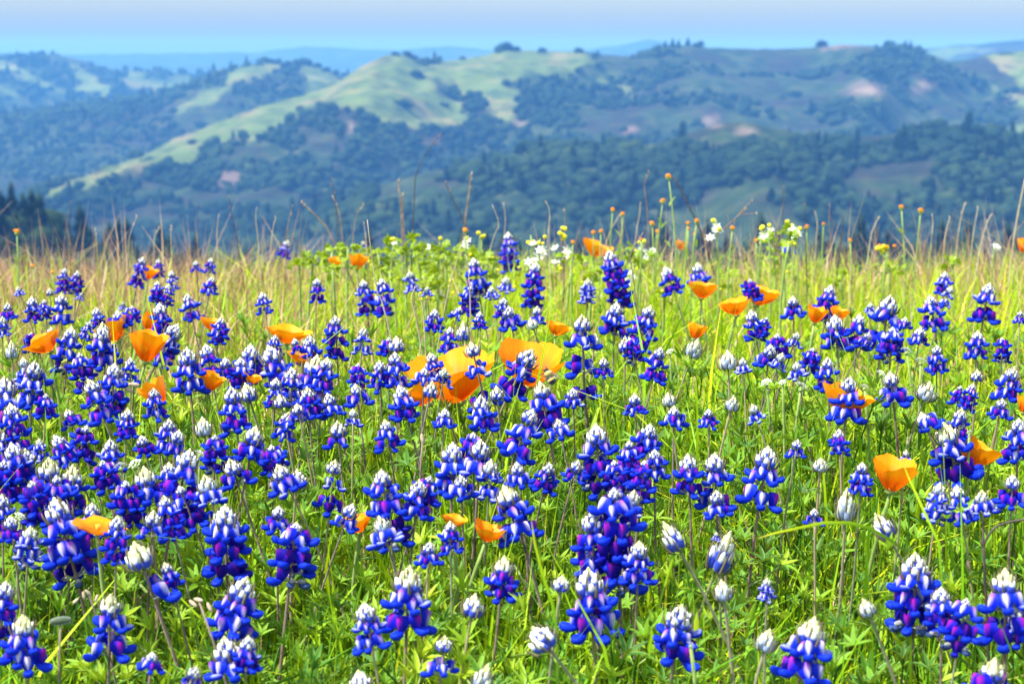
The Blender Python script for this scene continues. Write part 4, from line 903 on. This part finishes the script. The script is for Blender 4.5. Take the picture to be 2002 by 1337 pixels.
def leafy(px, py, hpx, wpx, n_, yellow=0, d=None):
    d = d or random.uniform(2.5, 3.1); c = at(px, py, d); base = Vector((c.x, c.y, float(ground_z(c.x, c.y)))); T = c - base; k_ = d / F_PX
    root = empty('leafy_plant', base); tag(root, '', 'plant', 'coarse leafed yellow green plants')
    mesh_obj('stem', stem_mesh('stem', (0, 0, -.01), T * .95, .0025, .0015, 'green_stalk', .08), root)
    for i in range(n_):
        p_ = T + Vector((random.uniform(-.5, .5) * wpx, random.uniform(-.4, .4) * wpx, -abs(random.gauss(0, .5)) * hpx)) * k_
        if p_.z < .005: p_.z = random.uniform(.005, .04)
        mesh_obj('leaf', LOBED[random.randrange(5)], root, p_, (random.uniform(-.6, .6), random.uniform(-1.2, .3), random.uniform(0, 6.28)), random.uniform(12, 22) * k_)
    for i in range(yellow): mesh_obj('bud', YB, root, T + Vector((random.uniform(-.5, .5) * wpx, -random.uniform(.1, .5) * wpx, -random.uniform(0, .9) * hpx)) * k_, None, random.uniform(5, 9) * k_)
    PENDING.append((root, px, py, 'coarse yellow green leafy plant', CM, 'plant'))
for a in [(585,508,30,40,10),(612,502,30,36,9),(650,482,60,50,16),(680,474,50,44,16),(712,488,40,40,14),(738,484,50,44,16,3),(768,474,60,44,18,2),(795,462,60,40,18),(815,480,50,50,18),(845,488,60,50,20,4),(872,478,50,44,18,3),(900,482,60,46,18),(925,490,50,44,16,3),(955,500,60,44,16,4),(1030,512,60,50,18,5),(1075,510,50,44,14,3),(1120,500,60,50,16,3),(1160,520,50,44,14,2),(1228,482,50,40,16,2),(1255,500,50,44,14),(860,530,60,60,18,5),(830,550,50,44,14,4),(900,545,60,50,16,2),(1510,462,40,40,14),(1530,472,40,36,12),(1545,450,30,30,10,3),(1740,515,30,50,12),(1560,520,50,60,12,1),(1430,530,40,50,10,2),(1640,530,40,50,10),(1300,560,40,40,10,1),(1863,510,26,26,8),(650,520,50,60,12),(760,520,50,60,14,2)]: leafy(*a)

# ================================================================== DRY STALKS
def stalk(pts, r0_, r1_, key, d=None, heads=0, look='bare dry stalk'):
    d = d or random.uniform(2.8, 3.6); P = [at(x, y, d) for x, y in pts]; b = P[0]; base = Vector((b.x, b.y, float(ground_z(b.x, b.y)) - .01)); dn = (P[0] - P[1]).normalized(); hh_ = P[0].z - base.z
    if dn.z < -.2: base.x += dn.x / -dn.z * hh_ * .7
    Q = [Vector((0, 0, 0))] + [p_ - base for p_ in P]
    # smooth
    if len(Q) >= 3:
        S2 = []
        for i in range(len(Q) - 1):
            p0, p1, p2, p3 = Q[max(i - 1, 0)], Q[i], Q[i + 1], Q[min(i + 2, len(Q) - 1)]
            for k in range(4):
                t = k / 4; S2.append(.5 * ((2 * p1) + (-p0 + p2) * t + (2 * p0 - 5 * p1 + 4 * p2 - p3) * t * t + (-p0 + 3 * p1 - 3 * p2 + p3) * t ** 3))
        S2.append(Q[-1]); Q = S2
    n_ = len(Q); g = Geo(); k_ = d / F_PX * .8; g.add(*tube(Q, [(r0_ + (r1_ - r0_) * i / (n_ - 1)) * k_ for i in range(n_)], 5))
    root = empty('dry_stalk', base); tag(root, '', 'stalk', 'dry stalks standing above the crest')
    mesh_obj('stem', g.mesh('stem', [key]), root)
    for i in range(heads):
        j = n_ - 1 - i * max(1, n_ // (heads * 3)); e = Geo(); ang = random.uniform(0, 6.28)
        e.add(*ellipsoid((0, 0, 0), (4.2 * k_, 1.4 * k_, 1.4 * k_), 6, 3)); mesh_obj('seed_head', e.mesh('seed_head', ['straw' if key != 'twig_dark' else 'twig']), root, Q[j] + Vector((math.cos(ang) * 2 * k_, 0, 0)), (0, -1.2 + random.uniform(-.4, .4), ang))
    PENDING.append((root, pts[-1][0], pts[-1][1] + 30, look, CM, 'stalk'))
for pts, a, b, key, hd in [
 ([(660,470),(657,410),(648,350)],1.5,.8,'twig_dark',4),([(670,470),(664,420),(652,385)],2.2,1.2,'twig',3),([(650,468),(625,430),(588,394)],2.6,1.4,'twig',3),([(690,470),(697,420),(712,400)],1.2,.7,'twig',2),([(786,465),(784,400),(778,352)],2.4,1.5,'twig',2),([(790,470),(788,420),(786,380)],2,1.2,'twig',1),([(806,470),(810,400),(814,340),(840,290),(862,262)],1.5,.8,'twig_dark',4),
 ([(908,440),(888,395),(870,356)],1.8,1.0,'twig_dark',2),([(908,445),(914,400),(922,338)],2.8,1.8,'twig',3),([(716,480),(714,455),(711,434)],1.6,.8,'straw',0),([(1268,470),(1264,400),(1260,360),(1270,335)],1.5,1,'twig',2),([(1378,475),(1350,410),(1318,346)],2.4,1.8,'twig_dark',0),([(1432,455),(1440,425),(1470,392)],1.6,.9,'twig',2),([(1434,430),(1450,420),(1480,417)],1.3,.8,'twig',1),
 ([(1530,450),(1532,410),(1531,365)],1.2,.7,'twig_dark',1),([(1640,505),(1646,460),(1650,418)],2,1.1,'twig_dark',0),([(1978,500),(1988,430),(2004,350)],2.6,1.6,'straw',0),([(1870,490),(1876,440),(1886,398)],1.8,1,'straw',2),([(1915,495),(1925,450),(1937,420)],2,1.1,'straw',2),([(138,490),(137,440),(138,395)],1.2,.8,'twig_dark',1),([(425,490),(424,455),(428,418)],1.4,.8,'straw',0),([(465,480),(455,430),(447,385)],1.4,.8,'twig_dark',2),
 ([(250,500),(254,460),(268,422)],1,.6,'straw',2),([(300,500),(302,465),(312,445)],1,.6,'straw',2),([(335,490),(334,460),(336,442)],1.2,.7,'straw',2),([(190,500),(188,470),(186,448)],1.2,.7,'straw',2),([(560,480),(563,440),(572,402)],1.6,.9,'twig',2),([(960,480),(975,440),(962,400)],1.2,.8,'straw',0),([(985,475),(988,430),(984,396)],1.4,.8,'straw',0),([(1070,475),(1075,420),(1068,395)],1.3,.8,'straw',1),([(1103,470),(1104,440),(1104,410)],1.4,.8,'twig',1),
 ([(1185,475),(1204,432),(1212,420)],1.4,.9,'straw',1),([(1242,470),(1250,420),(1252,395)],1.3,.8,'straw',0),([(1595,480),(1598,440),(1594,415)],1.6,.9,'straw',1),([(1625,480),(1621,440),(1622,398)],1.4,.8,'twig',0),([(1700,480),(1706,450),(1718,425)],1.6,.9,'straw',1),([(1820,480),(1824,440),(1822,420)],1.6,.9,'straw',1),([(1845,490),(1850,450),(1858,425)],2,1,'straw',1),([(1900,480),(1906,440),(1912,405)],1.6,1,'straw',1),([(1575,470),(1573,430),(1574,400)],1.3,.8,'twig_dark',1),([(505,475),(500,430),(502,405)],1.2,.7,'straw',0),([(530,480),(535,440),(540,425)],1.4,.8,'straw',1),([(1240,560),(1232,500),(1258,455)],2,1.2,'twig',0),([(755,620),(735,560),(718,430)],2.2,1.0,'straw',0),([(870,600),(890,520),(905,470)],2.2,1.0,'straw',0),([(920,640),(918,560),(912,500)],2.2,1.2,'straw',0),([(820,660),(805,590),(812,560)],2.4,1.4,'straw',0),([(830,650),(826,600),(818,575)],2.2,1.2,'straw',0)]:
    dd = None
    if pts[0][1] > 540: dd = depth_of(pts[0][1]) * 1.02
    stalk(pts, a, b, key, dd, hd, {'twig': 'brown dry twig', 'twig_dark': 'dark bare twig', 'straw': 'pale straw stalk'}[key])
# curved blade and curled stem among the near leaves
def long_blade(name, pts, d, width, key, label, cat):
    Q = [at(x, y, d + dd) for x, y, dd in pts]; base = Q[0]; gz = float(ground_z(base.x, base.y)); b0 = Vector((base.x, base.y, gz)); Q = [b0] + Q; V = []; A = []
    for i, q in enumerate(Q):
        t = (Q[min(i + 1, len(Q) - 1)] - Q[max(0, i - 1)]).normalized(); side = t.cross(Vector((0, -1, .3))).normalized(); v = i / (len(Q) - 1); ww = width * (math.sin(math.pi * (.15 + .83 * v)) ** .7)
        for u in (-1, 0, 1): V.append(q - b0 + side * ww * u + Vector((0, -.3 * ww * (1 - abs(u)), 0))); A.append((v, v, abs(u)))
    g = Geo(); g.add([tuple(v) for v in V], grid_faces(3, len(Q)), A); o = mesh_obj(name, g.mesh(name, [key]), None, b0); tag(o, label, cat)
long_blade('grass_blade', [(1780,1085,.03),(1740,1055,.02),(1700,1032,.01),(1660,1022,0),(1610,1022,-.01),(1560,1032,-.02),(1510,1043,-.03),(1482,1052,-.03)], 1.16, .0011, 'grass', 'long arching grass blade turning from green to tan, lying across lupine buds', 'grass blade')
long_blade('grass_blade', [(1090,1240,0),(1080,1180,0),(1060,1120,0),(1045,1060,0),(1038,1010,0)], 1.06, .0009, 'grass', 'broad upright green grass blade in front of the densest violet lupine', 'grass blade')
long_blade('grass_blade', [(1845,1170,0),(1835,1060,0),(1800,985,.01),(1775,930,.02),(1762,895,.02)], 1.12, .0008, 'grass', 'long green grass blade crossing in front of the free-standing golden poppy', 'grass blade')
stalk([(1925,1110),(1922,1070),(1945,1032),(1985,1018),(2030,1014)], 4, 3, 'twig_dark', 1.12, 0, 'dark curled dry stem')
PENDING[-1] = (PENDING[-1][0], 1940, 1050, 'dark curled dry stem', MARKS, 'stalk')

# ================================================================== SEED PODS AND WITHERED HEADS
def pod(px, py, L, d, key, label, rz=0, n_=1, tilt=0):
    c = at(px, py, d); gz = float(ground_z(c.x, c.y)); base = Vector((c.x + .01, c.y, gz)); root = empty('seed_pod', base); tag(root, label, 'seed pod'); T = c - base; k_ = d / F_PX
    mesh_obj('stem', stem_mesh('stem', (0, 0, -.01), T, .0008, .0006, 'stem_dark', .12), root)
    for i in range(n_):
        g = Geo(); g.add(*ellipsoid((0, 0, 0), (L * .5 * k_, L * .17 * k_, L * .2 * k_), 10, 7, None, .8)); mesh_obj('pod', g.mesh('pod', [key]), root, T + Vector((i * L * .5 * (-1) ** i, 0, -i * L * .35)) * k_, (random.uniform(-.4, .4), tilt + .5 * i, rz + random.uniform(-.5, .5)))
pod(118,1213,44,1.08,'pod_green','fuzzy green seed pod lying level beside a dark stem',math.pi,1,0)
pod(262,752,24,1.55,'dry_pod','pair of pale dry pods at the flank of a tall withering lupine',0,2,.2)
pod(172,1158,17,1.12,'dry_pod','tan withered flower head on a dark stem, among near leaves',0,5,.9)
pod(388,1172,22,1.1,'dry_pod','row of small tan pods below the many-flowered near lupine',0,3,.1)
pod(826,858,22,1.4,'dry_pod','tiny tan seed head on a thin stem in the grass',0,1,1.4)
# ================================================================== BUMBLEBEE
def bumblebee(px, py, size, d):
    c = at(px, py, d); s = size * d / F_PX; root = empty('bumblebee', c, .4); root.rotation_euler = (.1, -.95, 2.7); root.scale = (s,) * 3
    tag(root, 'black and yellow fuzzy bumblebee clinging to the lupine before the golden poppy', 'bee')
    V, A, ring, seg = [], [], 16, 12
    prof = [(-.5, .03), (-.46, .12), (-.38, .2), (-.26, .255), (-.14, .25), (-.04, .2), (.02, .14), (.07, .2), (.16, .24), (.25, .22), (.31, .14), (.34, .1), (.38, .13), (.43, .14), (.48, .1), (.51, .02)]
    V0 = []; A0 = []
    for x, r_ in prof:
        for k in range(seg):
            an = 6.283 * k / seg; j = 1 + random.uniform(-.06, .06); V0.append((x, r_ * j * math.cos(an), r_ * j * math.sin(an) + (.03 if x > .05 else 0))); A0.append((0, 0, 0))
    F0 = grid_faces(seg, len(prof), True) + [tuple(range(seg - 1, -1, -1)), tuple(range(len(V0) - seg, len(V0)))]
    g = Geo(); g.add(V0, F0, A0)
    yel = {3, 6, 7, 8, 9}; g.M = [1 if (i // seg) in yel else 0 for i in range(len(g.F))]
    for _ in range(420):     # fur
        i = random.randrange(1, len(prof) - 1); an = random.uniform(0, 6.28); x, r_ = prof[i]; dirv = Vector((random.uniform(-.6, .1), math.cos(an), math.sin(an))).normalized()
        p0 = Vector((x + random.uniform(-.04, .04), r_ * .95 * math.cos(an), r_ * .95 * math.sin(an) + (.03 if x > .05 else 0))); p1 = p0 + dirv * .07; sd_ = dirv.orthogonal() * .008
        n0 = len(g.F); g.add([p0 - sd_, p0 + sd_, p1], [(0, 1, 2)]); g.M = g.M[:n0] + [1 if i in yel else 0]
    mesh_obj('body', g.mesh('body', ['bee_black', 'bee_yellow']), root)
    wg = Geo(); V = [(0, 0, 0)]
    for k in range(13): t = k / 12 * 2 * math.pi; V.append((-.3 + .3 * math.cos(t), .11 * math.sin(t) * (1.1 - .3 * math.cos(t)), 0.012 * math.sin(2 * t)))
    V.append((-.3, 0, .02)); wg.add(V[1:], [(k, k + 1, 13) for k in range(12)]); WM = wg.mesh('wing', ['bee_wing'])
    for sgn in (-1, 1):
        mesh_obj('wing', WM, root, (.12, .1 * sgn, .22), (.2 * sgn, .25, -.55 * sgn)); mesh_obj('wing', WM, root, (.05, .1 * sgn, .2), (.3 * sgn, .2, -.9 * sgn), .7)
        for k in range(3):
            lg_ = Geo(); x = .24 - .1 * k; lg_.add(*tube([(x, .1 * sgn, -.1), (x + .08 - .08 * k, .28 * sgn, -.16), (x + .1 - .12 * k, .34 * sgn, -.34), (x + .13 - .15 * k, .33 * sgn, -.42)], [.028, .024, .018, .01], 5)); mesh_obj('leg', lg_.mesh('leg', ['bee_black']), root)
        an_ = Geo(); an_.add(*tube([(.47, .05 * sgn, .08), (.56, .1 * sgn, .16), (.66, .14 * sgn, .1)], [.012, .012, .012], 5)); mesh_obj('antenna', an_.mesh('antenna', ['bee_black']), root)
        eg = Geo(); eg.add(*ellipsoid((.43, .1 * sgn, .05), (.05, .035, .06), 8, 5)); mesh_obj('eye', eg.mesh('eye', ['bee_black']), root)
bumblebee(1074, 736, 36, 1.42)

assign_labels()
